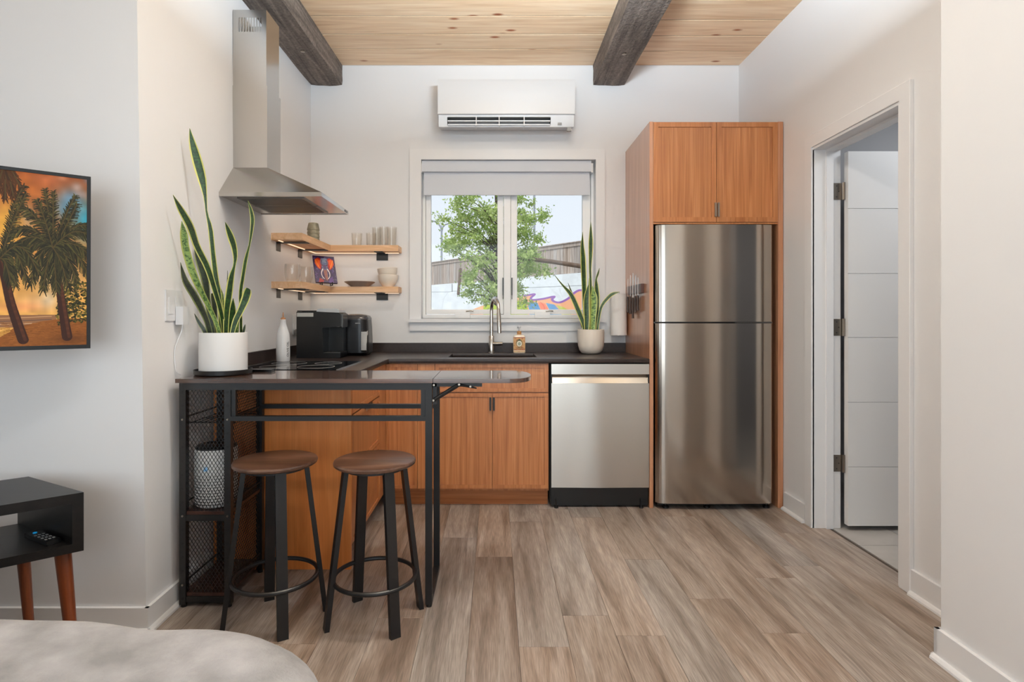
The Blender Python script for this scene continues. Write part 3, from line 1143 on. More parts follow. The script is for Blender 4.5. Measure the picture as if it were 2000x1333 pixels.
for i in range(nx + 1):
    s = i / nx
    yy = yw + 0.0022 * math.sin(s * 9.0 + 0.4) * (1 - abs(2 * s - 1)) - 0.004 * (1 - (2 * s - 1) ** 2)
    top.append((dx0 + (dx1 - dx0) * s, yy))
pts = [(x, y, zD) for x, y in top] + [(dx1, YF + 0.04, zD), (dx0, YF + 0.04, zD)]
prism(b, pts, (0, 0, zC_ - zD))
obj('door', b, M['steel'], dw, bev=0.0)
b = B()
bx(b, dx0 + 0.001, dx1 - 0.001, YF + 0.012, YF + 0.035, 0.012, zD - 0.004)
kp = obj('toe_panel', b, M['black_soft'], dw, bev=0.002)
for sx in (dx0 + 0.03, dx1 - 0.045):
    b = B()
    tube(b, [(sx, YF + 0.004, 0.0), (sx, YF + 0.004, 0.055)], 0.006, 8)
    tube(b, [(sx, YF + 0.004, 0.0), (sx, YF + 0.004, 0.008)], 0.014, 10)
    obj('levelling_foot', b, M['black'], dw)

# ------------------------------------------------------------------ refrigerator housing and refrigerator
fh = thing('refrigerator_cabinet', 'tall cherry wood surround with two cabinet doors above the refrigerator', 'cabinet', (1.34, 3.75, 0))
px0, px1 = X(1268.6, YF), X(1276, YF)
b = B()
bx(b, px0, px1, YF, YB - 0.002, 0.0, 2.36)
obj('side_panel', b, M['cab_side'], fh, bev=0.001, seg=1)
rx0, rx1 = X(1519.5, YF), X(1529.5, YF)
b = B()
bx(b, rx0, min(rx1, XR - 0.003), YF, YB - 0.002, 0.0, 2.36)
obj('side_panel', b, M['cab_side'], fh, bev=0.001, seg=1)
zu0, zu1 = Z(434, YF), Z(238.5, YF)
b = B()
bx(b, px1, rx0, yd + 0.001, YB - 0.002, zu0 + 0.002, 2.355)
bx(b, px1, rx0, YF + 0.004, yd + 0.02, zu0 - 0.012, zu0 - 0.002)
obj('body', b, M['cab_frame'], fh, smooth=False)
xm = X(1399.8, YF)
O1 = Vector((px1 + 0.001, yd, zu0))
d1 = shaker(fh, O1, UX, UZ, NY, xm - px1 - 0.003, zu1 - zu0, fr=0.03)
pull(d1, O1, UX, UZ, NY, xm - px1 - 0.010, 0.075, 0.010, 0.085, M['hinge'])
O2 = Vector((xm + 0.001, yd, zu0))
d2 = shaker(fh, O2, UX, UZ, NY, rx0 - xm - 0.002, zu1 - zu0, fr=0.03)
pull(d2, O2, UX, UZ, NY, 0.008, 0.075, 0.010, 0.085, M['hinge'])

YFR = 3.428
fx0, fx1 = X(1282, YFR), X(1512.5, YFR)
fr = thing('refrigerator', 'stainless steel top-freezer refrigerator with bowed doors', 'refrigerator', ((fx0 + fx1) / 2, 3.7, 0))
b = B()
bx(b, fx0 + 0.004, fx1 - 0.004, YFR + 0.07, YB - 0.03, 0.035, 1.715)
obj('body', b, M['steel_dark'], fr, bev=0.004)


def bowed(x0, x1, z0, z1, name):
    pr = []
    w = x1 - x0
    for i in range(41):
        s = i / 40
        e = min(s, 1 - s) * w
        R = 0.055
        yy = YFR - 0.012 * (1 - (2 * s - 1) ** 2)
        if e < R:
            yy += 0.026 * (1 - math.sqrt(max(0, 1 - ((R - e) / R) ** 2)))
        pr.append((x0 + w * s, yy))
    pr += [(x1, YFR + 0.065), (x0, YFR + 0.065)]
    bb = B()
    prism(bb, [(x, y, z0) for x, y in pr], (0, 0, z1 - z0))
    return obj(name, bb, M['steel_fridge'], fr, ang=40)


zf = Z(630.5, YFR)
dtop = bowed(fx0, fx1, zf + 0.005, Z(439.5, YFR), 'freezer_door')
dlow = bowed(fx0, fx1, Z(984, YFR), zf - 0.005, 'door')
b = B()
bx(b, fx0 + 0.01, fx1 - 0.01, YFR + 0.02, YFR + 0.07, zf - 0.006, zf + 0.006)
obj('gasket', b, M['black_soft'], fr, smooth=False)
b = B()
bx(b, X(1438, YFR), X(1508, YFR), YFR - 0.003, YFR + 0.03, zf - 0.0035, zf + 0.0035)
obj('hinge_cover', b, M['steel_dark'], fr, bev=0.001)
b = B()
bx(b, fx0 + 0.02, fx1 - 0.02, YFR + 0.05, YFR + 0.12, 0.012, 0.045)
obj('kick_grille', b, M['black_soft'], fr, bev=0.002)
for px in (1381, 1497, 1300):
    b = B()
    x = X(px, YFR + 0.04)
    lathe(b, [(0, 0), (0.02, 0), (0.02, 0.012), (0.011, 0.016), (0.011, 0.04), (0, 0.04)], (x, YFR + 0.045, 0), 14)
    obj('foot', b, M['black_soft'], fr)
b = B()
bx(b, X(1479, YFR), X(1497, YFR), YFR + 0.0005, YFR + 0.004, Z(450.6, YFR), Z(449.2, YFR))
obj('badge', b, M['chrome'], dtop, smooth=False)

# ------------------------------------------------------------------ range hood
XW = -1.3325
HX = -0.834
hy0, hy1 = 2.722, 3.222
hz0, hz1 = 1.749, 1.769
hd = thing('range_hood', 'stainless steel pyramid range hood with square chimney on left wall', 'range hood', (-1.1, 2.97, 1.75))
cx1, cy0, cy1, cz = -1.157, 2.876, 3.056, 1.927
b = B()
lo = [(XW, hy0, hz1), (HX, hy0, hz1), (HX, hy1, hz1), (XW, hy1, hz1)]
up = [(XW, cy0, cz), (cx1, cy0, cz), (cx1, cy1, cz), (XW, cy1, cz)]
a = [b.verts.new(p) for p in lo]
c = [b.verts.new(p) for p in up]
for i in range(4):
    b.faces.new((a[i], a[(i + 1) % 4], c[(i + 1) % 4], c[i]))
b.faces.new(c)
b.faces.new(a[::-1])
obj('canopy', b, M['steel_flat'], hd, smooth=False)
b = B()
for (p, q, r, s) in ((XW, HX, hy0, hy0 + 0.004), (XW, HX, hy1 - 0.004, hy1), (HX - 0.004, HX, hy0 + 0.004, hy1 - 0.004)):
    bx(b, p, q, r, s, hz0, hz1)
obj('lip', b, M['steel_flat'], hd, smooth=False)
b = B()
bx(b, XW, HX - 0.004, hy0 + 0.004, hy1 - 0.004, hz0 + 0.004, hz0 + 0.010)
und = obj('underside', b, M['steel_flat'], hd, smooth=False)
for k in range(2):
    y0 = hy0 + 0.05 + k * 0.205
    b = B()
    bx(b, XW + 0.07, HX - 0.10, y0, y0 + 0.195, hz0 + 0.0, hz0 + 0.004)
    for i in range(12):
        yy = y0 + 0.012 + i * 0.0145
        bx(b, XW + 0.085, HX - 0.115, yy, yy + 0.006, hz0 - 0.002, hz0)
    obj('filter', b, M['steel_dark'], und, smooth=False)
b = B()
bx(b, HX - 0.0005, HX + 0.002, 3.145, 3.195, hz0 + 0.005, hz0 + 0.015)
obj('control_panel', b, M['black_gloss'], hd)
b = B()
bx(b, XW, cx1, cy0, cy1, cz, 2.344)
obj('chimney', b, M['steel_flat'], hd, bev=0.001, seg=1)
b = B()   # telescoping upper sleeve with slots in the near and far faces
ux1, uy0, uy1, uz0, uz1 = cx1 - 0.006, cy0 + 0.005, cy1 - 0.005, 2.344, 2.731
sx = [XW]
ns = 9
s0, s1 = X(465, cy0), X(512, cy0)
pitch = (s1 - s0) / ns
slots = [(s0 + i * pitch, s0 + i * pitch + pitch * 0.62) for i in range(ns)]
for a_, b_ in slots:
    sx += [a_, b_]
sx.append(ux1)
vz = [uz0, Z(61, cy0), Z(33, cy0), uz1]
for yy, vec in ((uy0, 0.0015), (uy1, -0.0015)):
    plate(b, sx, vz, lambda u, v: not (vz[1] < v < vz[2] and any(p < u < q for p, q in slots)), lambda u, v: (u, yy, v), (0, vec, 0))
bx(b, ux1 - 0.0015, ux1, uy0 + 0.0015, uy1 - 0.0015, uz0, uz1)
obj('chimney_sleeve', b, M['steel_flat'], hd, smooth=False)

# ------------------------------------------------------------------ wall air conditioner
ac = thing('air_conditioner', 'white wall-mounted split air conditioner above the window', 'air conditioner', (0.075, YB, 2.5))
YA = 3.885
ax0, ax1 = X(855, YA), X(1123, YA)
z1, z2, z3 = Z(152.5, YA), Z(223, YA), Z(247, YA + 0.02)
b = B()
prof = [(YB - 0.002, z1), (YA + 0.03, z1), (YA + 0.008, z1 - 0.006), (YA, z1 - 0.025), (YA - 0.004, (z1 + z2) / 2), (YA, z2 + 0.004), (YA + 0.004, z2), (YB - 0.002, z2)]
prism(b, [(ax0, y, z) for y, z in prof], (ax1 - ax0, 0, 0))
obj('front_panel', b, M['white_plastic'], ac, ang=30)
lx0, lx1 = X(873, YA), X(1076, YA)
lz1, lz0 = Z(227, YA), Z(244.5, YA)
b = B()
plate(b, [ax0 + 0.004, lx0, lx1, ax1 - 0.004], [z3, lz0, lz1, z2 - 0.001], lambda u, v: not (lx0 < u < lx1 and lz0 < v < lz1),
      lambda u, v: (u, YA + 0.012 + (z2 - v) * 0.25, v), (0, 0.012, 0))
obj('lower_fascia', b, M['white_plastic'], ac, smooth=False)
b = B()
prof = [(YA + 0.012 + (z2 - z3) * 0.25, z3), (YB - 0.002, 2.516), (YB - 0.002, 2.545), (YA + 0.03, z3 + 0.012)]
prism(b, [(ax0 + 0.004, y, z) for y, z in prof], (ax1 - ax0 - 0.008, 0, 0))
obj('bottom_cover', b, M['white_plastic'], ac, bev=0.004)
b = B()
bx(b, lx0 - 0.01, lx1 + 0.01, YA + 0.10, YB - 0.01, 2.535, z2)
bx(b, ax0 + 0.004, lx0 - 0.001, YA + 0.035, YB - 0.01, 2.535, z2 - 0.001)
bx(b, lx1 + 0.001, ax1 - 0.004, YA + 0.035, YB - 0.01, 2.535, z2 - 0.001)
obj('air_duct', b, M['dark_void'], ac, smooth=False)
for zz in (0.62, 0.2):
    zc = lz0 + (lz1 - lz0) * zz
    b = B()
    prism(b, [(lx0 + 0.004, YA + 0.012, zc), (lx0 + 0.004, YA + 0.014, zc - 0.008), (lx0 + 0.004, YA + 0.075, zc - 0.004), (lx0 + 0.004, YA + 0.075, zc + 0.002)], (lx1 - lx0 - 0.008, 0, 0))
    v = obj('vane', b, M['white_plastic'], ac, bev=0.001)
for px in (930, 975, 1024):
    x = X(px, YA)
    b = B()
    bx(b, x - 0.003, x + 0.003, YA + 0.008, YA + 0.09, lz0, lz1)
    obj('vane_bracket', b, M['white_plastic'], ac, smooth=False)
b = B()
bx(b, X(1090, YA), X(1098, YA), YA + 0.022, YA + 0.03, Z(242, YA), Z(237.5, YA))
obj('receiver_window', b, M['grey_mark'], ac, bev=0.001)
b = B()
bx(b, X(1109, YA), X(1117, YA), YA + 0.028, YA + 0.05, Z(253, YA), Z(246, YA))
obj('latch', b, M['grey_mark'], ac, bev=0.001)

# ------------------------------------------------------------------ corner shelves


def corner_shelf(label, ztop, thick, zn):
    sh = thing('corner_shelf', label, 'shelf', (-1.2, 4.0, ztop))
    b = B()
    bx(b, XW + 0.001, -1.146, 3.362, YB - 0.152, ztop - thick, ztop)
    obj('side_board', b, M['pine_shelf_y'], sh, bev=0.002)
    b = B()
    bx(b, XW + 0.001, -0.676, YB - 0.151, YB - 0.001, ztop - thick, ztop)
    obj('back_board', b, M['pine_shelf'], sh, bev=0.003)
    zu = ztop - thick
    for (y0, y1) in ((3.44, 3.51), (3.83, 3.905)):
        b = B()
        bx(b, XW, XW + 0.005, y0, y1, zu - 0.055, zu)
        bx(b, XW, -1.150, y0, y1, zu - 0.005, zu)
        obj('bracket', b, M['black'], sh, bev=0.0008, seg=1)
    b = B()
    bx(b, -0.857, -0.774, YB - 0.006, YB - 0.001, zu - 0.05, zu)
    bx(b, -0.845, -0.786, YB - 0.148, YB - 0.001, zu - 0.005, zu)
    obj('bracket', b, M['black'], sh, bev=0.0008, seg=1)
    b = B()
    bx(b, XW + 0.04, XW + 0.048, 3.375, YB - 0.035, zu - 0.004, zu - 0.0005)
    bx(b, XW + 0.048, -0.69, YB - 0.043, YB - 0.035, zu - 0.004, zu - 0.0005)
    obj('light_strip', b, M['led'], sh, smooth=False)
    lamp('shelf_light', 'AREA', (XW + 0.06, 3.72, zu - 0.012), (0, 0, 0), 0.14, (1, 0.84, 0.66), 0.02, 0.7)
    lamp('shelf_light', 'AREA', (-0.98, YB - 0.05, zu - 0.012), (0, 0, 0), 0.14, (1, 0.84, 0.66), 0.56, 0.02)
    return sh


ZU, ZL = 1.667, 1.378
corner_shelf('upper pine corner shelf with hidden strip lights below the hood', ZU, 0.042, 0)
corner_shelf('lower pine corner shelf with hidden strip lights above coffee machine', ZL, 0.040, 1)

# stacked cups on the upper shelf
cupc = (X(612, 3.74), 3.74)
cup_l = ['olive stoneware cup at the bottom of the stack of cups', 'olive stoneware cup second from the bottom in the stack of cups',
         'olive stoneware cup second from the top in the stack of cups', 'olive stoneware cup at the top of the stack of cups']
for k in range(4):
    b = B()
    z = ZU + 0.001 + k * 0.023
    pr = [(0, 0.045), (0.028, 0.045), (0.036, 0.0035), (0.038, 0.0), (0.040, 0.0015), (0.040, 0.006), (0.0315, 0.047), (0.029, 0.049), (0, 0.049)]
    lathe(b, pr, (cupc[0], cupc[1], z), 24)
    o = obj('cup', b, M['cup'], origin=(cupc[0], cupc[1], z))
    tag(o, cup_l[k], 'cup', 'stack of olive cups on the upper shelf')


def tumbler(label, cx, cy, z, r0, r1, h, group, bulge=0.0):
    b = B()
    w = 0.0022
    n = 8
    outer = [(r0 + (r1 - r0) * i / n + bulge * math.sin(PI * i / n), h * i / n) for i in range(n + 1)]
    inner = [(r - w, max(z_, 0.008)) for r, z_ in outer][::-1]
    lathe(b, [(0, 0)] + outer + inner + [(0, 0.008)], (cx, cy, z), 28)
    o = obj('drinking_glass', b, M['glass'], origin=(cx, cy, z), ang=50)
    tag(o, label, 'glass', group)


gu = 'glasses on the upper shelf'
tumbler('short clear tumbler, leftmost glass on the upper shelf', X(697, 4.01), 4.01, ZU + 0.001, 0.033, 0.038, 0.090, gu)
tumbler('short clear tumbler, second glass from the left on the upper shelf', X(725, 4.005), 4.005, ZU + 0.001, 0.033, 0.036, 0.090, gu)
tumbler('tall clear glass behind the short tumblers on the upper shelf', X(736, 4.062), 4.062, ZU + 0.001, 0.028, 0.034, 0.138, gu)
tumbler('tall clear glass, second from the right on the upper shelf', X(750, 3.99), 3.99, ZU + 0.001, 0.027, 0.031, 0.132, gu)
tumbler('tall clear glass nearest the right end of the upper shelf', X(765, 4.048), 4.048, ZU + 0.001, 0.031, 0.037, 0.138, gu)
gl_ = 'glasses on the lower shelf'
tumbler('wide clear glass nearest the front end of lower shelf', X(571, 3.43), 3.43, ZL + 0.001, 0.036, 0.044, 0.108, gl_, 0.006)
tumbler('clear glass between the wide glass and the elephant picture', X(598, 3.60), 3.60, ZL + 0.001, 0.034, 0.040, 0.108, gl_, 0.005)

# plate and two bowls on the lower shelf
pc = (X(704, 4.02), 4.02)
b = B()
lathe(b, [(0, 0), (0.062, 0), (0.064, 0.004), (0.104, 0.030), (0.107, 0.034), (0.104, 0.036), (0.062, 0.010), (0, 0.009)], (pc[0], pc[1] - 0.02, ZL + 0.001), 36)
tag(obj('plate', b, M['plate'], origin=(pc[0], pc[1] - 0.02, ZL + 0.001)), 'shallow brown plate lying on the lower shelf', 'plate')


def bowl(label, cx, cy, z, tilt, sc=1.0):
    b = B()
    pr = [(0, 0), (0.036, 0), (0.040, 0.006), (0.060, 0.03), (0.070, 0.06), (0.0725, 0.082), (0.071, 0.084), (0.069, 0.082), (0.066, 0.06), (0.054, 0.03), (0.03, 0.012), (0, 0.010)]
    lathe(b, [(r * sc, zz * sc) for r, zz in pr], (0, 0, 0), 32)
    o = obj('bowl', b, M['bowl'])
    o.location = (cx, cy, z)
    o.rotation_euler = (0, tilt, 0)
    tag(o, label, 'bowl', 'cream bowls on the lower shelf')


bc = (X(758, 4.015), 4.015)
bowl('lower of two stacked cream bowls, resting on the shelf', bc[0], bc[1], ZL + 0.001, 0)
bowl('upper of two stacked cream bowls, tilted in the other', bc[0] + 0.0, bc[1], ZL + 0.050, math.radians(-4), 0.985)
# ------------------------------------------------------------------ painting on numpy canvases


class Canvas:
    def __init__(s, w, h, col):
        s.w, s.h = w, h
        s.a = np.zeros((h, w, 3), np.float32)
        s.a[:] = np.array(col, np.float32) / 255
        s.yy, s.xx = np.mgrid[0:h, 0:w].astype(np.float32)

    def poly(s, pts, col, alpha=1.0):
        p = np.array(pts, float)
        x0, x1 = max(0, int(p[:, 0].min())), min(s.w, int(p[:, 0].max()) + 2)
        y0, y1 = max(0, int(p[:, 1].min())), min(s.h, int(p[:, 1].max()) + 2)
        if x1 <= x0 or y1 <= y0:
            return
        X_, Y_ = s.xx[y0:y1, x0:x1], s.yy[y0:y1, x0:x1]
        ins = np.zeros(X_.shape, bool)
        n = len(p)
        for i in range(n):
            ax, ay = p[i]
            bx_, by = p[(i + 1) % n]
            if ay == by:
                continue
            c = ((ay > Y_) != (by > Y_)) & (X_ < (bx_ - ax) * (Y_ - ay) / (by - ay) + ax)
            ins ^= c
        reg = s.a[y0:y1, x0:x1]
        reg[ins] = reg[ins] * (1 - alpha) + np.array(col, np.float32) / 255 * alpha

    def line(s, pts, r, col, alpha=1.0, r1=None):
        n = len(pts)
        for i in range(n - 1):
            ra = r if r1 is None else r + (r1 - r) * i / max(1, n - 1)
            ax, ay = pts[i]
            bx_, by = pts[i + 1]
            x0, x1 = max(0, int(min(ax, bx_) - ra - 1)), min(s.w, int(max(ax, bx_) + ra + 2))
            y0, y1 = max(0, int(min(ay, by) - ra - 1)), min(s.h, int(max(ay, by) + ra + 2))
            if x1 <= x0 or y1 <= y0:
                continue
            X_, Y_ = s.xx[y0:y1, x0:x1], s.yy[y0:y1, x0:x1]
            dx, dy = bx_ - ax, by - ay
            L = dx * dx + dy * dy + 1e-9
            t = np.clip(((X_ - ax) * dx + (Y_ - ay) * dy) / L, 0, 1)
            d = np.hypot(X_ - ax - t * dx, Y_ - ay - t * dy)
            k = np.clip(ra + 0.5 - d, 0, 1)[..., None] * alpha
            reg = s.a[y0:y1, x0:x1]
            reg[:] = reg * (1 - k) + np.array(col, np.float32) / 255 * k

    def blob(s, cx, cy, rx, ry, col, alpha=1.0, pw=2.0):
        d = ((s.xx - cx) / rx) ** 2 + ((s.yy - cy) / ry) ** 2
        k = (np.exp(-d * pw) * alpha)[..., None]
        s.a = s.a * (1 - k) + np.array(col, np.float32) / 255 * k

    def grain(s, amt, rng, cell=6):
        gh, gw = s.h // cell + 2, s.w // cell + 2
        g = rng.random((gh, gw)).astype(np.float32) - 0.5
        fy, fx = s.yy / cell, s.xx / cell
        iy, ix = fy.astype(int), fx.astype(int)
        ty, tx = fy - iy, fx - ix
        v = (g[iy, ix] * (1 - tx) + g[iy, ix + 1] * tx) * (1 - ty) + (g[iy + 1, ix] * (1 - tx) + g[iy + 1, ix + 1] * tx) * ty
        s.a = np.clip(s.a * (1 + amt * v[..., None]), 0, 1)

    def array(s):
        return s.a[::-1].copy()      # row 0 at the bottom


class PlaneMap:
    """turns photo pixels into canvas pixels on a real plane (O lower-left corner, U to the right, V up)"""

    def __init__(s, O, U, V, w, h, cw, ch):
        s.O, s.U, s.V, s.w, s.h, s.cw, s.ch = Vector(O), Vector(U).normalized(), Vector(V).normalized(), w, h, cw, ch
        s.N = s.U.cross(s.V)

    def __call__(s, px, py):
        d = Vector(((px - VX) / F, 1.0, -(py - VY) / F))
        C = Vector((0, 0, CH))
        t = (s.O - C).dot(s.N) / d.dot(s.N)
        q = C + d * t - s.O
        return (q.dot(s.U) / s.w * s.cw, (1 - q.dot(s.V) / s.h) * s.ch)

    def many(s, pts):
        return [s(*p) for p in pts]


def quad_uv(name, O, U, V, w, h, m, parent=None, origin=None):
    """flat printed face with its own UV square"""
    O, U, V = Vector(O), Vector(U).normalized(), Vector(V).normalized()
    b = B()
    uv = b.loops.layers.uv.new('uv')
    vs_ = [b.verts.new(O + U * (w * i) + V * (h * j)) for i, j in ((0, 0), (1, 0), (1, 1), (0, 1))]
    f = b.faces.new(vs_)
    for l, c in zip(f.loops, ((0, 0), (1, 0), (1, 1), (0, 1))):
        l[uv].uv = c
    org = ORG[parent] if parent is not None else Vector((0, 0, 0))
    bmesh.ops.translate(b, vec=-org, verts=b.verts[:])
    me = bpy.data.meshes.new(name)
    b.to_mesh(me)
    b.free()
    me.materials.append(m)
    o = bpy.data.objects.new(name, me)
    COL.objects.link(o)
    if parent is not None:
        o.parent = parent
    ORG[o] = org
    return o


rng = np.random.default_rng(3)

# ------------------------------------------------------------------ television on a wall arm
tR = Vector((0.784, 0.62, 0)).normalized()           # along the screen, towards its right end
nT = Vector((0.62, -0.784, 0)).normalized()          # out of the screen
tilt = math.radians(2.4)
vT = (Vector((0, 0, 1)) * math.cos(tilt) + nT * math.sin(tilt)).normalized()
nT2 = tR.cross(vT).normalized()
TW, TH = 0.98, 0.585
dR = 1.95
P_br = W(176.5, 680.5, dR)                           # lower right corner
O_tv = P_br - tR * TW
tv = thing('television', 'flat television on a wall arm showing palm trees at sunset', 'television', O_tv + tR * TW / 2)
b = B()
bxb(b, O_tv, tR, vT, nT2, 0, TW, 0, TH, -0.028, 0.0)
obj('housing', b, M['black_soft'], tv, bev=0.002)
b = B()
bz = 0.011
for (u0, u1, v0, v1) in ((0, bz, 0, TH), (TW - bz, TW, 0, TH), (bz, TW - bz, 0, bz + 0.002), (bz, TW - bz, TH - bz, TH)):
    bxb(b, O_tv, tR, vT, nT2, u0, u1, v0, v1, 0.0, 0.006)
obj('bezel', b, M['black_soft'], tv, bev=0.001)
b = B()
bxb(b, O_tv, tR, vT, nT2, TW * 0.2, TW * 0.8, 0.06, TH * 0.6, -0.055, -0.028)
obj('back_box', b, M['black_soft'], tv, bev=0.004)
mid = O_tv + tR * TW / 2 + vT * TH * 0.5
b = B()
pA = mid - nT2 * 0.055
tube(b, [pA, pA + Vector((-0.15, 0.14, 0)), (-2.0, YN - 0.005, pA.z)], 0.016, 10)
bxb(b, (-2.0, YN, pA.z), (1, 0, 0), (0, 0, 1), (0, -1, 0), -0.09, 0.09, -0.12, 0.12, 0.001, 0.02)
obj('wall_arm', b, M['black'], tv)

SW, SH = TW - 2 * bz, TH - 2 * bz - 0.002
O_s = O_tv + tR * bz + vT * (bz + 0.002) + nT2 * 0.001
CW, CHH = 1500, 880
cv = Canvas(CW, CHH, (200, 120, 50))
pm = PlaneMap(O_s, tR, vT, SW, SH, CW, CHH)
# the whole screen: sunset sky, sea, sand; detail towards the right end
yyn = cv.yy / CHH
top, midc, hor = np.array((158, 82, 42)), np.array((206, 138, 66)), np.array((240, 178, 88))
k = np.clip(yyn / 0.45, 0, 1)[..., None]
k2 = np.clip((yyn - 0.45) / 0.4, 0, 1)[..., None]
cv.a = ((top * (1 - k) + midc * k) * (1 - k2) + hor * k2).astype(np.float32) / 255
s_ = PlaneMap.__call__


def blob(px, py, rx, ry, col, al, pw=1.6):
    x, y = pm(px, py)
    x2, y2 = pm(px + rx, py + ry)
    cv.blob(x, y, abs(x2 - x) + 1, abs(y2 - y) + 1, col, al, pw)


for (px, py, rx, ry, c, al) in ((30, 360, 60, 40, (226, 120, 40), .6), (15, 440, 40, 60, (250, 188, 70), .8), (95, 350, 30, 22, (206, 112, 66), .7),
                                (140, 390, 30, 30, (112, 140, 164), .9), (172, 350, 12, 14, (120, 120, 130), .8), (150, 365, 12, 12, (196, 164, 150), .8), (120, 348, 14, 8, (206, 130, 92), .8),
                                (168, 432, 30, 48, (56, 168, 190), .95), (132, 410, 34, 34, (96, 146, 170), .9), (110, 540, 60, 34, (226, 200, 160), .6), (55, 425, 16, 30, (170, 160, 140), .5), (70, 590, 50, 24, (236, 180, 120), .8),
                                (40, 600, 60, 12, (238, 150, 96), .6), (95, 585, 20, 22, (224, 204, 170), .7), (160, 380, 14, 10, (186, 160, 150), .7)):
    blob(px, py, rx, ry, c, al)
cv.grain(0.22, rng, 26)
# sea and sand
sea = pm.many([(-400, 618), (110, 615), (110, 640), (-400, 640)])
cv.poly(sea, (150, 104, 70))
for yv, c in ((622, (200, 150, 104)), (628, (110, 80, 66)), (634, (206, 160, 120))):
    cv.line(pm.many([(-300, yv + 1), (0, yv), (60, yv - 2), (100, yv - 4)]), 2.2, c)
cv.poly(pm.many([(-400, 690), (-400, 676), (0, 654), (30, 640), (80, 628), (125, 622), (190, 622), (190, 690)]), (146, 84, 32))
cv.poly(pm.many([(-400, 676), (-10, 652), (20, 640), (20, 648), (-10, 664), (-400, 690)]), (206, 150, 70))
for _ in range(420):
    px, py = rng.uniform(0, 176), rng.uniform(630, 676)
    x, y = pm(px, py)
    cv.line([(x, y), (x + rng.uniform(4, 22), y + rng.uniform(-1, 1))], rng.uniform(0.8, 2.0), (112, 60, 20) if rng.random() < 0.6 else (176, 108, 48), 0.5)
blob(140, 662, 50, 12, (96, 52, 18), .7)
# bushes behind the palm
for _ in range(520):
    px = rng.uniform(112, 180)
    py = rng.uniform(548, 625) + (180 - px) * 0.15
    x, y = pm(px, py)
    c = [(34, 34, 14), (52, 54, 20), (96, 86, 30), (120, 100, 40), (24, 26, 12)][rng.integers(5)]
    cv.line([(x, y), (x + rng.uniform(-10, 10), y + rng.uniform(-8, 8))], rng.uniform(2, 5), c, 0.9)


def frond(p0, p1, sag, n=46, ln=24, cols=((38, 36, 18), (26, 24, 14), (58, 54, 26), (84, 78, 36), (46, 44, 24))):
    """curved rib with long hanging leaflets on both sides, photo pixels"""
    rib = []
    for t in np.linspace(0, 1, n):
        rib.append((p0[0] + (p1[0] - p0[0]) * t, p0[1] + (p1[1] - p0[1]) * t - sag * math.sin(PI * min(1, t * 0.85))))
    for i in range(1, n):
        x, y = rib[i]
        t = i / n
        dx, dy = rib[i][0] - rib[i - 1][0], rib[i][1] - rib[i - 1][1]
        L2 = math.hypot(dx, dy) + 1e-6
        dx, dy = dx / L2, dy / L2
        L_ = ln * (0.45 + 0.55 * math.sin(PI * min(1, 0.15 + 0.8 * t)))
        for sg in (-1, 1):
            nx_, ny_ = -dy * sg, dx * sg
            ex = x + (dx * 0.75 + nx_ * 0.55) * L_ * 0.8 + rng.normal(0, 1.2)
            ey = y + (dy * 0.75 + ny_ * 0.55) * L_ * 0.8 + L_ * 0.35 + rng.normal(0, 1.2)
            c = cols[rng.integers(len(cols))]
            cv.line(pm.many([(x, y), ((x + ex) / 2 , (y + ey) / 2 - 1.0), (ex, ey)]), 2.6, c, 0.92, 0.9)
    cv.line(pm.many(rib[::4] + [rib[-1]]), 2.4, (84, 66, 32))


def trunk(pts, r0, r1):
    cv.line(pm.many(catmull(pts, 14)), r0, (58, 28, 18), 1.0, r1)
    cv.line([(x + r0 * 0.35, y) for x, y in pm.many(catmull(pts, 14))], r0 * 0.3, (96, 52, 28), 0.6)


trunk([(45, 664), (33, 630), (20, 590), (10, 545), (-2, 500)], 22, 15)
trunk([(131, 658), (126, 628), (120, 590), (116, 560), (106, 490)], 22, 12)
cr = (103, 484)
for tip, sg in (((150, 560), 24), ((170, 545), 30), ((182, 520), 26), ((84, 575), 20), ((110, 572), 10), ((60, 572), 36), ((132, 566), 16), ((30, 548), 40),
                ((14, 476), 34), ((24, 508), 34), ((46, 412), 16), ((88, 372), 2), ((104, 376), 0), ((146, 386), 6), ((150, 396), -6), ((178, 452), 22), ((180, 478), 28), ((72, 396), 10)):
    frond(cr, tip, sg)
for tip, sg in (((46, 376), 26), ((50, 384), 10), ((60, 535), 44), ((52, 572), 50), ((30, 575), 40), ((76, 560), 52), ((-60, 460), 20), ((-70, 520), 30), ((20, 560), 20)):
    frond((0, 505), tip, sg)
for tip in ((40, 366), (26, 384), (10, 388), (-8, 380)):
    frond((10, 312), tip, 2, 30, 18, ((60, 34, 14), (84, 48, 18)))
mscr = image_mat('palm_picture', cv.array(), 0.45, emit=0.85)
mscr.node_tree.nodes['Principled BSDF'].inputs['Specular IOR Level'].default_value = 0.15
quad_uv('screen', O_s, tR, vT, SW, SH, mscr, tv)

# ------------------------------------------------------------------ media console with remote
cA = Vector((-1.339, 1.845, 0))
cBk = Vector((-1.667, 2.025, 0))
cU = Vector((-0.773, -0.634, 0)).normalized()          # leftwards along the front
cS = (cBk - cA)                                        # along the right end
CLn = 0.78
zt_, zb_ = 0.600, 0.410
con = thing('media_console', 'black open media console on tapered walnut legs', 'console', cA + cU * CLn / 2 + cS / 2)
tk = 0.032


def slab(u0, u1, z0, z1, s0=0.0, s1=1.0):
    bb = B()
    pts = [cA + cU * u0 + cS * s0, cA + cU * u1 + cS * s0, cA + cU * u1 + cS * s1, cA + cU * u0 + cS * s1]
    prism(bb, [p + UZ * z0 for p in pts], (0, 0, z1 - z0))
    return bb


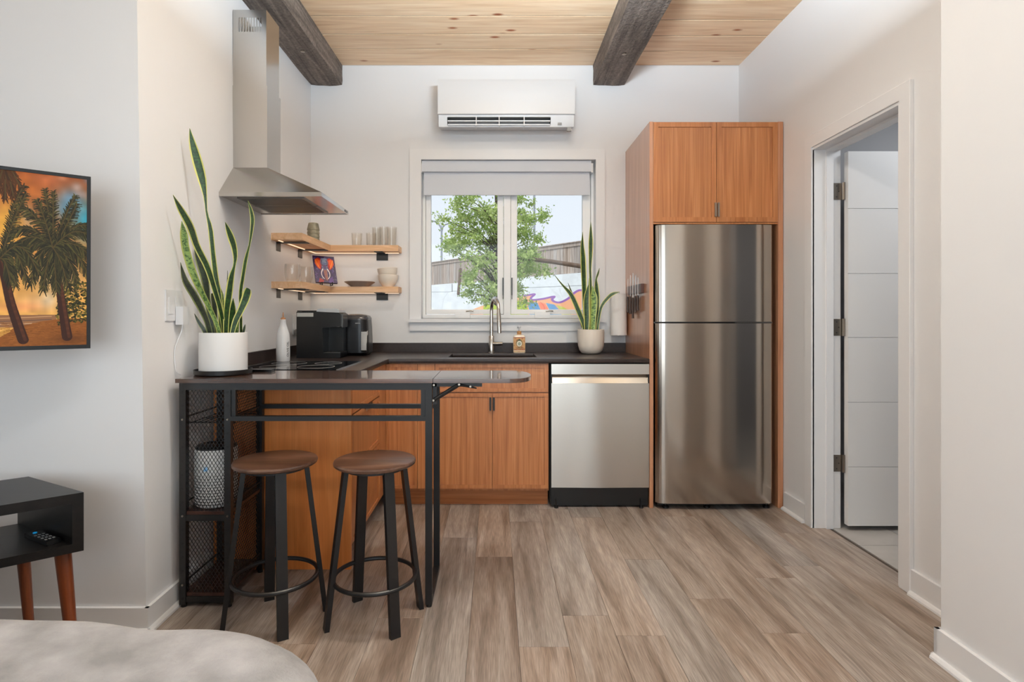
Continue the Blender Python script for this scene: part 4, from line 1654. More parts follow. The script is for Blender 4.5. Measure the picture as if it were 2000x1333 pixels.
obj('top', slab(0, CLn, zt_ - tk, zt_), M['espresso'], con, bev=0.002)
obj('bottom', slab(0, CLn, zb_, zb_ + 0.028), M['espresso'], con, bev=0.002)
obj('end_panel', slab(0, 0.03, zb_ + 0.028, zt_ - tk), M['espresso'], con)
obj('end_panel', slab(CLn - 0.03, CLn, zb_ + 0.028, zt_ - tk), M['espresso'], con)


def taper_leg(parent, top_, bot_, r0, r1, m):
    bb = B()
    tube(bb, [top_, bot_], [r0, r1], 14)
    return obj('leg', bb, m, parent)


taper_leg(con, (X(122, 1.862), 1.862, zb_), (X(147, 1.85), 1.85, 0.0), 0.024, 0.014, M['walnut'])
taper_leg(con, (X(42, 1.975), 1.975, zb_), (X(61, 1.99), 1.99, 0.0), 0.021, 0.013, M['walnut'])
e0 = cA + cU * (CLn - 0.08)
taper_leg(con, e0 + cS * 0.15 + UZ * zb_, e0 + cS * 0.1 + cU * 0.06, 0.024, 0.014, M['walnut'])
taper_leg(con, e0 + cS * 0.85 + UZ * zb_, e0 + cS * 0.9 + cU * 0.06, 0.024, 0.014, M['walnut'])
zsf = zb_ + 0.028


def on_plane(px, py, z):
    d = (CH - z) * F / (py - VY)
    return Vector((X(px, d), d, z))


pa, pb = on_plane(61, 1047, zsf + 0.001), on_plane(105, 1064, zsf + 0.001)
ru = (pb - pa).normalized()
rv = UZ.cross(ru).normalized()
rem = thing('remote_control', 'black remote control lying inside the media console', 'remote', (pa + pb) / 2)
b = B()
bxb(b, pa, ru, rv, UZ, 0, min((pb - pa).length, 0.17), -0.019, 0.019, 0, 0.014)
obj('body', b, M['black_gloss'], rem, bev=0.004)
b = B()
lr = min((pb - pa).length, 0.17)
for i in range(4):
    for j in (-1, 0, 1):
        bxb(b, pa, ru, rv, UZ, lr * (0.35 + 0.15 * i), lr * (0.35 + 0.15 * i) + 0.008, j * 0.011 - 0.003, j * 0.011 + 0.003, 0.014, 0.0152)
obj('button', b, M['grey_mark'], rem, smooth=False)
b = B()
lathe(b, [(0, 0), (0.006, 0), (0.006, 0.002), (0, 0.002)], pa + ru * lr * 0.17 + UZ * 0.0138, 14)
obj('dial', b, M['blue_light'], rem)

# ------------------------------------------------------------------ bed with grey blanket (only its far corner is seen)
bed = thing('bed', 'bed covered with a soft grey fleece blanket, rounded corner', 'bed', (-1.25, 0.1, 0))
bxa, bxb_, bya, byb = -2.45, -0.262, -1.0, 1.205
hx_, hy_ = (bxb_ - bxa) / 2, (byb - bya) / 2
ccx, ccy = (bxa + bxb_) / 2, (bya + byb) / 2
b = B()
NP = 220


def rr_pt(t, a, bb, r):
    """point on a rounded rectangle by fraction t"""
    r = max(min(r, a, bb), 0.001)
    ls = [2 * (bb - r), PI / 2 * r, 2 * (a - r), PI / 2 * r] * 2
    tot = sum(ls)
    s = t * tot
    segs = [('l', (a, -(bb - r)), (0, 1)), ('c', (a - r, bb - r), 0), ('l', (a - r, bb), (-1, 0)), ('c', (-(a - r), bb - r), PI / 2),
            ('l', (-a, bb - r), (0, -1)), ('c', (-(a - r), -(bb - r)), PI), ('l', (-(a - r), -bb), (1, 0)), ('c', (a - r, -(bb - r)), 3 * PI / 2)]
    for L_, sg in zip(ls, segs):
        if s <= L_ or sg is segs[-1]:
            if sg[0] == 'l':
                return sg[1][0] + sg[2][0] * s, sg[1][1] + sg[2][1] * s
            an = sg[2] + s / r
            return sg[1][0] + r * math.cos(an), sg[1][1] + r * math.sin(an)
        s -= L_
    return a, 0


ZT = 0.543
prof = [(-0.02, 0.10), (-0.012, 0.25), (-0.006, 0.40)]
Rr = 0.085
for i in range(8):
    an = PI / 2 * i / 7
    prof.append((Rr - Rr * math.cos(an), ZT - Rr + Rr * math.sin(an)))
prof += [(0.12, ZT), (0.17, ZT), (0.23, ZT), (0.3, ZT), (0.4, ZT), (0.52, ZT), (0.7, ZT), (0.9, ZT)]
rings = []
for (s, z) in prof:
    ring = []
    for k in range(NP):
        x, y = rr_pt(k / NP, hx_ - s, hy_ - s, 0.34 - s * 0.5)
        wx, wy = x + ccx, y + ccy
        fold = 0.0
        if z < ZT - 0.02:
            fold = (1 - z / ZT) * 0.03 * (math.sin(k * 0.55) + 0.6 * math.sin(k * 0.23 + 1))
        ln = math.hypot(x / hx_, y / hy_) + 1e-6
        wx += x / hx_ / ln * fold
        wy += y / hy_ / ln * fold
        zz = z
        if z > ZT - 0.12:
            sm = min(max((-0.68 - wx) / 0.16, 0), 1)
            zz += 0.016 * sm * sm * (3 - 2 * sm)
            zz += 0.012 * noise.noise(Vector((wx * 3.2, wy * 3.2, 0))) + 0.004 * noise.noise(Vector((wx * 9, wy * 9, 3)))
        ring.append(b.verts.new((wx, wy, zz)))
    rings.append(ring)
for i in range(len(rings) - 1):
    for k in range(NP):
        b.faces.new((rings[i][k], rings[i][(k + 1) % NP], rings[i + 1][(k + 1) % NP], rings[i + 1][k]))
b.faces.new(rings[-1])
obj('blanket', b, M['blanket'], bed, ang=80)
b = B()
bx(b, bxa + 0.1, bxb_ - 0.1, bya + 0.1, byb - 0.1, 0.0, 0.3)
obj('bed_frame', b, M['espresso'], bed, bev=0.01)

# ------------------------------------------------------------------ bar table with shelf tower
TZ1, TZ0 = 0.922, 0.905
ty0, ty1 = 2.268, 2.615
bt = thing('bar_table', 'narrow brown bar table with black steel frame and mesh shelf tower', 'table', (-0.75, 2.44, 0))
xl = X(342, ty0)
xh = X(845.5, ty0)
b = B()
bx(b, xl + 0.0, xh - 0.001, ty0, ty1, TZ0, TZ1)
obj('tabletop', b, M['bar_top'], bt, bev=0.0015, seg=1)
b = B()     # hinged leaf with rounded end
xe = X(1037, 2.42)
pts = [(xh + 0.001, ty0), ]
cy_ = (ty0 + ty1) / 2
R_ = (ty1 - ty0) / 2
cxr = xe - 0.10
for i in range(17):
    a_ = -PI / 2 + PI * i / 16
    pts.append((cxr + 0.10 * math.cos(a_) ** 0.75 if math.cos(a_) > 0 else cxr, cy_ + R_ * math.sin(a_)))
pts.append((xh + 0.001, ty1))
prism(b, [(x, y, TZ0) for x, y in pts], (0, 0, TZ1 - TZ0))
obj('drop_leaf', b, M['bar_top'], bt, bev=0.0015, seg=1)
S0 = 2.278          # front faces of the frame
tb = 0.026
y0f, y1f = S0, S0 + tb
y0r, y1r = 2.585, 2.585 + tb
lxs = [(-1.270, -1.244), (-1.089, -1.063), (-0.281, -0.254)]
for (a_, c_) in lxs:
    for (p, q) in ((y0f, y1f), (y0r, y1r)):
        b = B()
        bx(b, a_, c_, p, q, 0.012, TZ0)
        lg = obj('leg', b, M['black'], bt, bev=0.002)
        b = B()
        lathe(b, [(0, 0), (0.011, 0), (0.012, 0.012), (0, 0.012)], ((a_ + c_) / 2, (p + q) / 2, 0), 12)
        obj('foot', b, M['rubber'], lg)
zr0, zr1 = 0.751, 0.770
for (p, q) in ((y0f, y1f), (y0r, y1r)):
    b = B()
    bx(b, -1.244, -1.089, p, q, 0.876, TZ0)
    bx(b, -1.063, -0.281, p, q, 0.876, TZ0)
    obj('top_rail', b, M['black'], bt, bev=0.0015, seg=1)
    b = B()
    bx(b, -1.063, -0.281, p, q, zr0, zr1)
    obj('lower_rail', b, M['black'], bt, bev=0.0015, seg=1)
for (p, q) in ((-1.062, -1.045), (-0.299, -0.282)):
    b = B()
    bx(b, p, q, y0f + 0.004, y1f - 0.004, zr1, 0.876)
    obj('bracket_plate', b, M['black'], bt, bev=0.0015, seg=1)
b = B()
bx(b, -0.281, -0.254, y1f, y0r, 0.012, 0.036)
bx(b, -0.281, -0.254, y1f, y0r, 0.876, TZ0)
obj('side_rail', b, M['black'], bt, bev=0.0015, seg=1)
# shelf tower
for zz, nm in ((0.372, 'shelf'), (0.044, 'shelf')):
    b = B()
    bx(b, -1.262, -1.071, S0 + 0.008, y1r - 0.008, zz, zz + 0.013)
    obj(nm, b, M['tower_shelf'], bt, bev=0.001, seg=1)
    for (p, q) in ((y0f, y0f + 0.02), (y1r - 0.02, y1r)):
        b = B()
        bx(b, -1.244, -1.089, p + 0.003, q - 0.001, zz - 0.024, zz)
        obj('shelf_rail', b, M['black'], bt, smooth=False)
for zz in (0.093, 0.415, 0.762):
    for xx in (-1.2615, -1.0735):
        b = B()
        tube(b, [(xx, y1f, zz), (xx, y0r, zz)], 0.004, 8)
        obj('side_rod', b, M['black'], bt)
b = B()        # wire rack near the top
for i in range(7):
    xx = -1.235 + i * 0.0235
    pts = [(xx + (0.006 if j % 2 else -0.006), S0 + 0.03 + j * 0.031, 0.738 + (0.004 if j % 2 else 0)) for j in range(10)]
    tube(b, pts, 0.0022, 6)
for yy in (S0 + 0.06, S0 + 0.16, S0 + 0.26):
    tube(b, [(-1.262, yy, 0.735), (-1.071, yy, 0.735)], 0.003, 6)
obj('wire_rack', b, M['black'], bt)


def expanded(parent, P, N, u0, u1, v0, v1, pu=0.0148, pv=0.0235, w=0.0018, t=0.0016):
    """expanded metal: two families of thin slanted strips clipped to a rectangle"""
    bb = B()
    N = Vector(N)
    for sg in (1, -1):
        k = pv / pu * sg
        c0 = min(v0 - k * u0, v0 - k * u1, v1 - k * u0, v1 - k * u1)
        c1 = max(v0 - k * u0, v0 - k * u1, v1 - k * u0, v1 - k * u1)
        c = c0 + pv * 0.5
        while c < c1:
            pts = []
            for u_ in (u0, u1):
                v_ = k * u_ + c
                if v0 <= v_ <= v1:
                    pts.append((u_, v_))
            for v_ in (v0, v1):
                u_ = (v_ - c) / k
                if u0 < u_ < u1:
                    pts.append((u_, v_))
            if len(pts) >= 2:
                (ua, va), (ub, vb) = pts[0], pts[1]
                L_ = math.hypot(ub - ua, vb - va)
                if L_ > 0.004:
                    nx_, ny_ = -(vb - va) / L_ * w / 2, (ub - ua) / L_ * w / 2
                    q = [P(ua + nx_, va + ny_), P(ub + nx_, vb + ny_), P(ub - nx_, vb - ny_), P(ua - nx_, va - ny_)]
                    prism(bb, [Vector(x) + N * (t * 0.5 * (1 if sg > 0 else -1)) for x in q], N * t)
            c += pv
    return obj('mesh_panel', bb, M['black'], parent, smooth=False, kind='stuff')


expanded(bt, lambda u, v: (u, S0 + 0.012, v), (0, 1, 0), -1.244, -1.089, 0.045, 0.876)
expanded(bt, lambda u, v: (-1.076, u, v), (1, 0, 0), y1f, y0r, 0.045, 0.876)
# rows of holes down the tower's front legs, and pale bolts
for xx in (-1.257, -1.076):
    for zz in [0.868 - 0.0555 * i for i in range(16)]:
        boltish = abs(zz - 0.757) < 0.02 or abs(zz - 0.38) < 0.02 or abs(zz - 0.09) < 0.02
        if boltish:
            b = B()
            tube(b, [(xx, S0 + 0.001, zz), (xx, S0 - 0.003, zz)], [0.0048, 0.0036], 10)
            obj('bolt', b, M['hinge'], bt)
        else:
            b = B()
            tube(b, [(xx, S0 + 0.001, zz), (xx, S0 - 0.0006, zz)], 0.0055, 10)
            obj('hole_plug', b, M['rubber'], bt)
# folding bracket under the drop leaf
br = S0 + 0.02
kx = -0.253
b = B()
bx(b, kx, kx + 0.016, br, br + 0.012, Z(790, br), TZ0 - 0.004)
bx(b, kx, kx + 0.20, br, br + 0.014, TZ0 - 0.018, TZ0 - 0.001)
obj('bracket_arm', b, M['black'], bt, bev=0.001, seg=1)
b = B()
p0, p1 = W(847, 782, br), W(895, 752.5, br)
tube(b, [p0, p1], 0.0085, 8)
p2, p3 = W(898, 752, br), W(931, 759, br)
tube(b, [p1, p2, p3], [0.006, 0.006, 0.003], 8)
obj('bracket_strut', b, M['black'], bt)
for px, py in ((847, 782), (848, 752), (897, 751), (919, 755)):
    b = B()
    p = W(px, py, br)
    tube(b, [p + Vector((0, 0.002, 0)), p + Vector((0, -0.012, 0))], 0.0042, 10)
    obj('bolt', b, M['hinge'], bt)

# ------------------------------------------------------------------ bar stools


def stool(label, cx, cy, rot, corners):
    st = thing('bar_stool', label, 'stool', (0, 0, 0), 'round bar stools at the bar table')
    b = B()
    lathe(b, [(0, 0.600), (0.150, 0.600), (0.1555, 0.604), (0.157, 0.611), (0.1545, 0.617), (0.150, 0.619), (0, 0.619)], (0, 0, 0), 48)
    obj('seat', b, M['stool_top'], st)
    b = B()
    lathe(b, [(0.112, 0.585), (0.118, 0.585), (0.118, 0.5995), (0.112, 0.5995)], (0, 0, 0), 32, closed=True)
    obj('seat_ring', b, M['black'], st)
    for (dx, dy) in corners:
        bot = Vector((dx, dy, 0.0))
        rad = Vector((dx, dy, 0)).normalized()
        tan = Vector((-rad.y, rad.x, 0))
        topv = rad * 0.112 + Vector((0, 0, 0.5995))
        b = B()
        hw, ht = 0.0195, 0.009
        A = [bot + tan * sx * hw + rad * sy * ht for sx, sy in ((-1, -1), (1, -1), (1, 1), (-1, 1))]
        C = [topv + tan * sx * hw + rad * sy * ht for sx, sy in ((-1, -1), (1, -1), (1, 1), (-1, 1))]
        va = [b.verts.new(p) for p in A]
        vc = [b.verts.new(p) for p in C]
        b.faces.new(va)
        b.faces.new(vc[::-1])
        for i in range(4):
            b.faces.new((va[i], vc[i], vc[(i + 1) % 4], va[(i + 1) % 4]))
        obj('leg', b, M['black'], st, bev=0.0015, seg=1)
    b = B()
    zr = 0.168
    torus(b, (0, 0, zr), 0.156, 0.0085, 56, 10)
    obj('foot_ring', b, M['black'], st)
    st.location = (cx, cy, 0)
    ORG[st] = Vector((cx, cy, 0))
    return st


stool('round-seat bar stool beside the mesh shelf tower', -0.851, 2.197, 0, [(-0.172, -0.070), (0.081, -0.142), (0.172, 0.070), (-0.082, 0.144)])
stool('round-seat bar stool nearer the drop leaf of the bar table', -0.466, 2.198, 0, [(-0.165, -0.083), (0.101, -0.132), (0.165, 0.083), (-0.101, 0.136)])

# ------------------------------------------------------------------ air purifier in the tower
pxc, pyc, pz = -1.173, 2.385, 0.3855
pu = thing('air_purifier', 'white cylindrical air purifier behind mesh in the shelf tower', 'air purifier', (pxc, pyc, pz))
b = B()
R_ = 0.083
lathe(b, [(0, 0), (0.066, 0), (0.076, 0.004), (R_ - 0.001, 0.014), (R_, 0.025), (R_, 0.235), (R_ - 0.002, 0.238), (0, 0.238)], (pxc, pyc, pz), 48)
shell = obj('shell', b, M['white_matte'], pu)
b = B()
lathe(b, [(0, 0.2385), (R_ - 0.003, 0.2385), (R_ - 0.003, 0.244), (R_ - 0.012, 0.251), (0.05, 0.253), (0.045, 0.249), (0, 0.249)], (pxc, pyc, pz), 40)
obj('top_grille', b, M['black_soft'], pu)
b = B()      # rows of small intake holes
for r_ in range(11):
    zz = pz + 0.018 + r_ * 0.0115
    for k in range(60):
        a_ = 2 * PI * (k + 0.5 * (r_ % 2)) / 60
        if math.sin(a_) > 0.35:
            continue
        rad = Vector((math.cos(a_), math.sin(a_), 0))
        c = Vector((pxc, pyc, zz)) + rad * (R_ + 0.0001)
        tan = Vector((-rad.y, rad.x, 0))
        h = 0.0026 - 0.0001 * r_
        bxb(b, c, tan, UZ, rad, -h, h, -h, h, -0.002, 0.0006)
obj('intake_holes', b, M['ink'], shell, smooth=False, kind='stuff')
b = B()
a0 = math.radians(-92)
for i in range(5):
    for j in range(5):
        if (i + j) % 2 == 0 or i == j or i + j == 4:
            a_ = a0 + (i - 2) * 0.037
            rad = Vector((math.cos(a_), math.sin(a_), 0))
            bxb(b, Vector((pxc, pyc, pz + 0.165 + (j - 2) * 0.0035)) + rad * (R_ + 0.0003), Vector((-rad.y, rad.x, 0)), UZ, rad, -0.0014, 0.0014, -0.0016, 0.0016, -0.002, 0.0008)
obj('display', b, M['blue_light'], shell, smooth=False)

# ------------------------------------------------------------------ snake plants


def leaf_blade(parent, path, d0, d1, m, yaw=0.0, fold=0.25, n=26, pts_scale=1.0):
    """path: (px, py, width_px) from base to tip; d0 base depth, d1 tip depth"""
    res = catmull(path, n)
    bb = B()
    uv = bb.loops.layers.uv.new('uv')
    rows = []
    ln = 0.0
    prev = None
    us_ = [0.0, 0.14, 0.3, 0.5, 0.7, 0.86, 1.0]
    P3 = []
    for i, (px, py, w) in enumerate(res):
        d = d0 + (d1 - d0) * (i / (n - 1)) ** 1.3
        P3.append((W(px, py, d), max(w, 0.6) * d / F))
    vv = []
    for i, (p, w) in enumerate(P3):
        t = (P3[min(i + 1, n - 1)][0] - P3[max(i - 1, 0)][0]).normalized()
        side = t.cross(Vector((0, -1, 0)))
        side.y = 0
        side.normalize()
        nrm = side.cross(t).normalized()
        if nrm.y > 0:
            nrm = -nrm
        if prev is not None:
            ln += (p - prev).length
        prev = p
        vv.append(ln)
        fr_, bk_ = [], []
        for u_ in us_:
            off = (u_ - 0.5)
            cp = -fold * w * (1 - (2 * off) ** 2) * 0.5
            q = p + side * off * w + nrm * cp + Vector((0, 1, 0)) * off * w * math.tan(yaw)
            th = 0.0016 * (1 - abs(2 * off) ** 2)
            fr_.append(bb.verts.new(q + nrm * th))
            if 0 < u_ < 1:
                bk_.append(bb.verts.new(q - nrm * th))
        rows.append((fr_, [fr_[0]] + bk_ + [fr_[-1]]))
    for i in range(n - 1):
        for side_i in (0, 1):
            for j in range(len(us_) - 1):
                q = [(rows[i][side_i][j], us_[j], vv[i]), (rows[i][side_i][j + 1], us_[j + 1], vv[i]),
                     (rows[i + 1][side_i][j + 1], us_[j + 1], vv[i + 1]), (rows[i + 1][side_i][j], us_[j], vv[i + 1])]
                if side_i:
                    q = q[::-1]
                try:
                    f = bb.faces.new([x[0] for x in q])
                except ValueError:
                    continue
                for l, x in zip(f.loops, q):
                    l[uv].uv = (x[1], x[2] * 2.2)
    return obj('leaf', bb, m, parent, ang=75)


dP = 2.455
sp = W(436.5, 731, dP)
plant = thing('snake_plant', 'tall snake plant in white cylinder pot on the bar table', 'plant', (sp.x, dP, TZ1))
b = B()
lathe(b, [(0, 0), (0.110, 0), (0.115, 0.004), (0.1165, 0.022), (0.113, 0.022), (0.111, 0.006), (0, 0.006)], (sp.x, dP, TZ1 + 0.0005), 44)
obj('saucer', b, M['black_soft'], plant)
pr = 0.0965
zp1 = Z(649.5, dP)
b = B()
lathe(b, [(0, TZ1 + 0.0068), (pr - 0.004, TZ1 + 0.0068), (pr - 0.001, TZ1 + 0.010), (pr, TZ1 + 0.014), (pr, zp1 - 0.001), (pr - 0.002, zp1), (pr - 0.006, zp1 - 0.001), (pr - 0.007, zp1 - 0.02), (0, zp1 - 0.02)], (sp.x, dP, 0), 56)
obj('pot', b, M['white_matte'], plant)
b = B()
lathe(b, [(0, zp1 - 0.019), (pr - 0.008, zp1 - 0.0195), (pr - 0.008, zp1 - 0.018), (0.04, zp1 - 0.013), (0, zp1 - 0.011)], (sp.x, dP, 0), 30)
obj('soil', b, M['soil'], plant)
LB = [
    # path (px,py,w), base depth, tip depth, material
    ([(432, 657, 9), (431, 612, 10), (426.6, 569, 10), (421.9, 545, 10), (415.3, 489, 9), (411, 447, 9), (403.8, 416, 4), (400.7, 384, 7), (394, 348, 16), (384.4, 312, 18), (375.5, 278, 12), (370.7, 251, 0.8)], 2.50, 2.38, 'leaf'),
    ([(438, 657, 10), (435, 629, 10), (429.4, 601, 11), (420, 569, 12), (405, 522.5, 14), (384.4, 481, 15), (371.4, 443, 17), (351.6, 407, 13), (338, 381, 0.8)], 2.46, 2.25, 'leaf'),
    ([(429, 657, 10), (423.8, 635, 9), (408.8, 601, 10), (390, 564, 13), (376, 532, 16), (365.6, 498, 17), (361, 477, 17), (359, 456, 16), (355, 432, 0.8)], 2.43, 2.30, 'leaf_light'),
    ([(411, 657, 12), (405, 631, 12), (395.6, 608.7, 14), (380.6, 580, 16), (361.9, 548.7, 13), (352.5, 513, 0.8)], 2.42, 2.30, 'leaf_dark'),
    ([(417, 657, 9), (410, 615, 10), (405, 586, 11), (403, 563, 12), (397.5, 535, 15), (388, 507, 12), (379.5, 485, 0.8)], 2.50, 2.48, 'leaf_dark'),
    ([(402, 655, 9), (399, 646, 8), (388, 629, 6), (379.7, 613, 0.8)], 2.44, 2.42, 'leaf_dark'),
    ([(422, 657, 12), (420, 630, 12), (419, 601, 12), (417, 582, 12), (416, 573, 9)], 2.50, 2.50, 'leaf_dark'),
    ([(434, 657, 9), (434, 620, 10), (433, 582, 10), (431, 563, 1)], 2.52, 2.53, 'leaf_light'),
    ([(440.6, 657, 11), (442.5, 610, 14), (447, 575, 16), (451.9, 541, 13), (457.5, 520, 6), (459.4, 502, 10), (456.6, 481, 14), (450.6, 463, 15), (445, 448, 10), (439.8, 434, 0.8)], 2.44, 2.43, 'leaf'),
    ([(471, 655, 6), (470.6, 620, 6), (469.7, 575, 8), (474.4, 541, 8), (480, 507, 8), (486.6, 481, 4), (490, 461, 6), (493, 434, 9), (491, 414, 8), (484, 392, 0.8)], 2.50, 2.50, 'leaf'),
    ([(452, 657, 9), (459.4, 629, 12), (470.6, 605, 14), (479, 585, 17), (483, 572, 17), (485, 565, 12)], 2.40, 2.38, 'leaf'),
    ([(452, 657, 14), (453, 630, 16), (454, 608, 15), (455.6, 583, 1)], 2.50, 2.50, 'leaf'),
    ([(444, 620, 4), (444, 580, 4), (444.4, 529, 0.8)], 2.53, 2.53, 'leaf_dark'),
    ([(462, 657, 9), (463, 630, 10), (466, 600, 1)], 2.47, 2.47, 'leaf_light'),
    ([(474, 655, 5), (477, 642, 5), (479, 634, 0.8)], 2.46, 2.46, 'leaf_dark'),
]
for path, d0, d1, mm in LB:
    leaf_blade(plant, path, d0, d1, M[mm], yaw=random.uniform(-0.35, 0.35))

dQ = 3.90
q0 = W(1154, 690, dQ)
plant2 = thing('snake_plant', 'small snake plant in cream pot beside the sink window', 'plant', (q0.x, dQ, CT))
b = B()
rq = 0.0915
zq = Z(643.5, dQ)
hq = zq - CT
lathe(b, [(0, 0.0005), (0.045, 0.0005), (0.062, 0.006), (0.078, 0.024), (0.087, 0.055), (rq, 0.095), (rq, hq - 0.001), (rq - 0.002, hq), (rq - 0.006, hq - 0.002), (rq - 0.007, hq - 0.02), (0, hq - 0.02)], (q0.x, dQ, CT), 48)
obj('pot', b, M['cream'], plant2)
b = B()
lathe(b, [(0, hq - 0.019), (rq - 0.0075, hq - 0.0195), (rq - 0.0075, hq - 0.018), (0, hq - 0.011)], (q0.x, dQ, CT), 30)
obj('soil', b, M['soil'], plant2)
LC = [
    ([(1143, 650, 7), (1140, 634, 9), (1130, 608, 10), (1116, 577, 9), (1104, 563, 5), (1096, 554, 3), (1081, 535, 0.6)], 3.88, 3.84, 'leaf'),
    ([(1138, 640, 5), (1130, 605, 5), (1116, 571, 3.5), (1109.5, 553, 0.6)], 3.92, 3.93, 'leaf_dark'),
    ([(1145, 650, 6), (1142, 600, 8), (1141, 560, 10), (1140, 530, 11.5), (1139, 504, 11), (1137.5, 480, 7), (1138, 453, 0.6)], 3.91, 3.90, 'leaf'),
    ([(1154, 650, 5), (1154, 600, 6), (1154, 563, 5), (1152.7, 527, 5), (1153.5, 500, 8), (1154, 476, 9.5), (1154, 455, 6), (1153.8, 433, 0.6)], 3.92, 3.91, 'leaf'),
    ([(1146, 650, 9), (1146, 620, 12), (1145.5, 590, 12.5), (1147, 572, 9), (1149.8, 556, 0.8)], 3.86, 3.86, 'leaf'),
    ([(1158, 650, 9), (1158.5, 620, 12), (1160, 595, 14), (1159.5, 578, 13), (1157, 559, 0.8)], 3.87, 3.87, 'leaf_light'),
    ([(1165, 650, 7), (1166, 610, 9), (1166.5, 580, 10), (1165, 559, 8), (1164.5, 546, 3.5), (1168, 535, 4), (1170.8, 524, 0.6)], 3.91, 3.90, 'leaf'),
    ([(1166, 650, 5), (1168.5, 628, 5), (1174.8, 599, 5.5), (1189.5, 580, 7), (1199, 573.5, 6), (1210.8, 570.5, 0.6)], 3.88, 3.85, 'leaf'),
    ([(1152, 650, 4), (1150, 600, 4), (1150, 560, 2.5), (1150.5, 543, 0.6)], 3.90, 3.90, 'leaf_light'),
]
for path, d0, d1, mm in LC:
    leaf_blade(plant2, path, d0, d1, M[mm], yaw=random.uniform(-0.3, 0.3), n=22)

# ------------------------------------------------------------------ things on the counters
# white oil bottle
ox, oy = X(553, 3.17), 3.17
ob = thing('oil_bottle', 'white ceramic oil bottle with cork pourer on the cooktop', 'bottle', (ox, oy, CT + 0.0065))
b = B()
lathe(b, [(0, 0), (0.034, 0), (0.0365, 0.004), (0.0375, 0.05), (0.0365, 0.12), (0.034, 0.155), (0.024, 0.185), (0.0165, 0.21), (0.016, 0.228), (0.0175, 0.232), (0.013, 0.235), (0, 0.235)], (ox, oy, CT + 0.0065), 36)
bb_ = obj('body', b, M['white_plastic'], ob)
b = B()
lathe(b, [(0, 0.2355), (0.0125, 0.2355), (0.0135, 0.243), (0.006, 0.246), (0.003, 0.25), (0.0028, 0.262), (0.0018, 0.275), (0, 0.275)], (ox, oy, CT + 0.0065), 16)
obj('pourer', b, M['cork'], ob)


def text(parent, s, size, loc, rot, m, name='lettering', extrude=0.0004):
    cu = bpy.data.curves.new(name, 'FONT')
    cu.body = s
    cu.size = size
    cu.align_x = 'CENTER'
    cu.align_y = 'CENTER'
    cu.extrude = extrude
    cu.materials.append(m)
    o = bpy.data.objects.new(name, cu)
    COL.objects.link(o)
    bpy.context.view_layer.update()
    me = bpy.data.meshes.new_from_object(o.evaluated_get(bpy.context.evaluated_depsgraph_get()))
    bpy.data.objects.remove(o)
    o = bpy.data.objects.new(name, me)
    COL.objects.link(o)
    if parent is not None:
        o.parent = parent
        o.location = Vector(loc) - ORG[parent]
    else:
        o.location = loc
    o.rotation_euler = rot
    return o


ta = math.radians(-28)
rad = Vector((math.cos(ta), math.sin(ta), 0))
tp = Vector((ox, oy, CT + 0.0065 + 0.07)) + rad * 0.0378
text(bb_, 'OLIVE OIL', 0.019, tp, (PI / 2, -PI / 2, ta + PI / 2), M['ink'])

# coffee machine, seen from its side
yc0, yc1 = 3.49, 3.66
S_ = lambda px: X(px, yc0)
T_ = lambda py: Z(py, yc0)
cm = thing('coffee_machine', 'black coffee machine with grey lid on the left counter', 'coffee machine', (S_(622), yc0 + 0.08, CT))
b = B()
zb0 = CT + 0.002
prof = [(S_(579), zb0), (S_(664.5), zb0), (S_(664.5), T_(690)), (S_(631), T_(690)), (S_(630), T_(641)), (S_(665.5), T_(638)), (S_(665.5), T_(614)), (S_(661), T_(611)), (S_(617), T_(609.5)), (S_(579), T_(609.5))]
prism(b, [(x, yc0, z) for x, z in prof], (0, yc1 - yc0, 0))
obj('body', b, M['black_soft'], cm, bev=0.004)
b = B()
prism(b, [(x, yc0 + 0.01, z) for x, z in ((S_(617), T_(609)), (S_(619), T_(604.5)), (S_(625), T_(603)), (S_(655), T_(603)), (S_(661), T_(605)), (S_(662), T_(610.5)))], (0, yc1 - yc0 - 0.02, 0))
obj('lid', b, mat('grey_lid', (176, 180, 184), 0.35), cm, bev=0.002)
b = B()
bx(b, S_(579.5), S_(617), yc0 + 0.006, yc1 - 0.006, T_(609.3), T_(607))
obj('tank_lid', b, M['black_gloss'], cm, bev=0.001)
b = B()
bx(b, S_(580), S_(612), yc0 - 0.0012, yc0 + 0.004, T_(619), T_(611.5))
obj('tank_window', b, mat('tank_window', (176, 176, 172), 0.2), cm, bev=0.001)
b = B()
bx(b, S_(630.5), S_(661), yc1 - 0.05, yc1 - 0.001, T_(690), T_(640))
obj('back_wall', b, M['black_soft'], cm, smooth=False)
b = B()
bx(b, S_(632), S_(664), yc0 + 0.006, yc1 - 0.006, T_(690), T_(688.6))
obj('drip_tray', b, M['steel_dark'], cm, bev=0.001)
b = B()
bx(b, S_(664.5), S_(667), yc0 + 0.03, yc1 - 0.03, T_(640), T_(613))
obj('front_trim', b, M['steel_dark'], cm, bev=0.002)

# air fryer
ay0, ay1 = 3.66, 3.90
af = thing('air_fryer', 'dark grey air fryer with metal basket handle beside coffee machine', 'air fryer', (X(695, 3.75), 3.75, CT))
ax_c, ay_c = X(694.5, 3.79), 3.80


def rrect_loft(bb, c, levels, n=48):
    """stack of rounded rectangles: (z, half-x, half-y, corner)"""
    rings_ = []
    for (z, a, d, r) in levels:
        rings_.append([bb.verts.new((c[0] + rr_pt(k / n, a, d, r)[0], c[1] + rr_pt(k / n, a, d, r)[1], z)) for k in range(n)])
    for i in range(len(rings_) - 1):
        for k in range(n):
            bb.faces.new((rings_[i][k], rings_[i][(k + 1) % n], rings_[i + 1][(k + 1) % n], rings_[i + 1][k]))
    bb.faces.new(rings_[0][::-1])
    bb.faces.new(rings_[-1])
    return bb


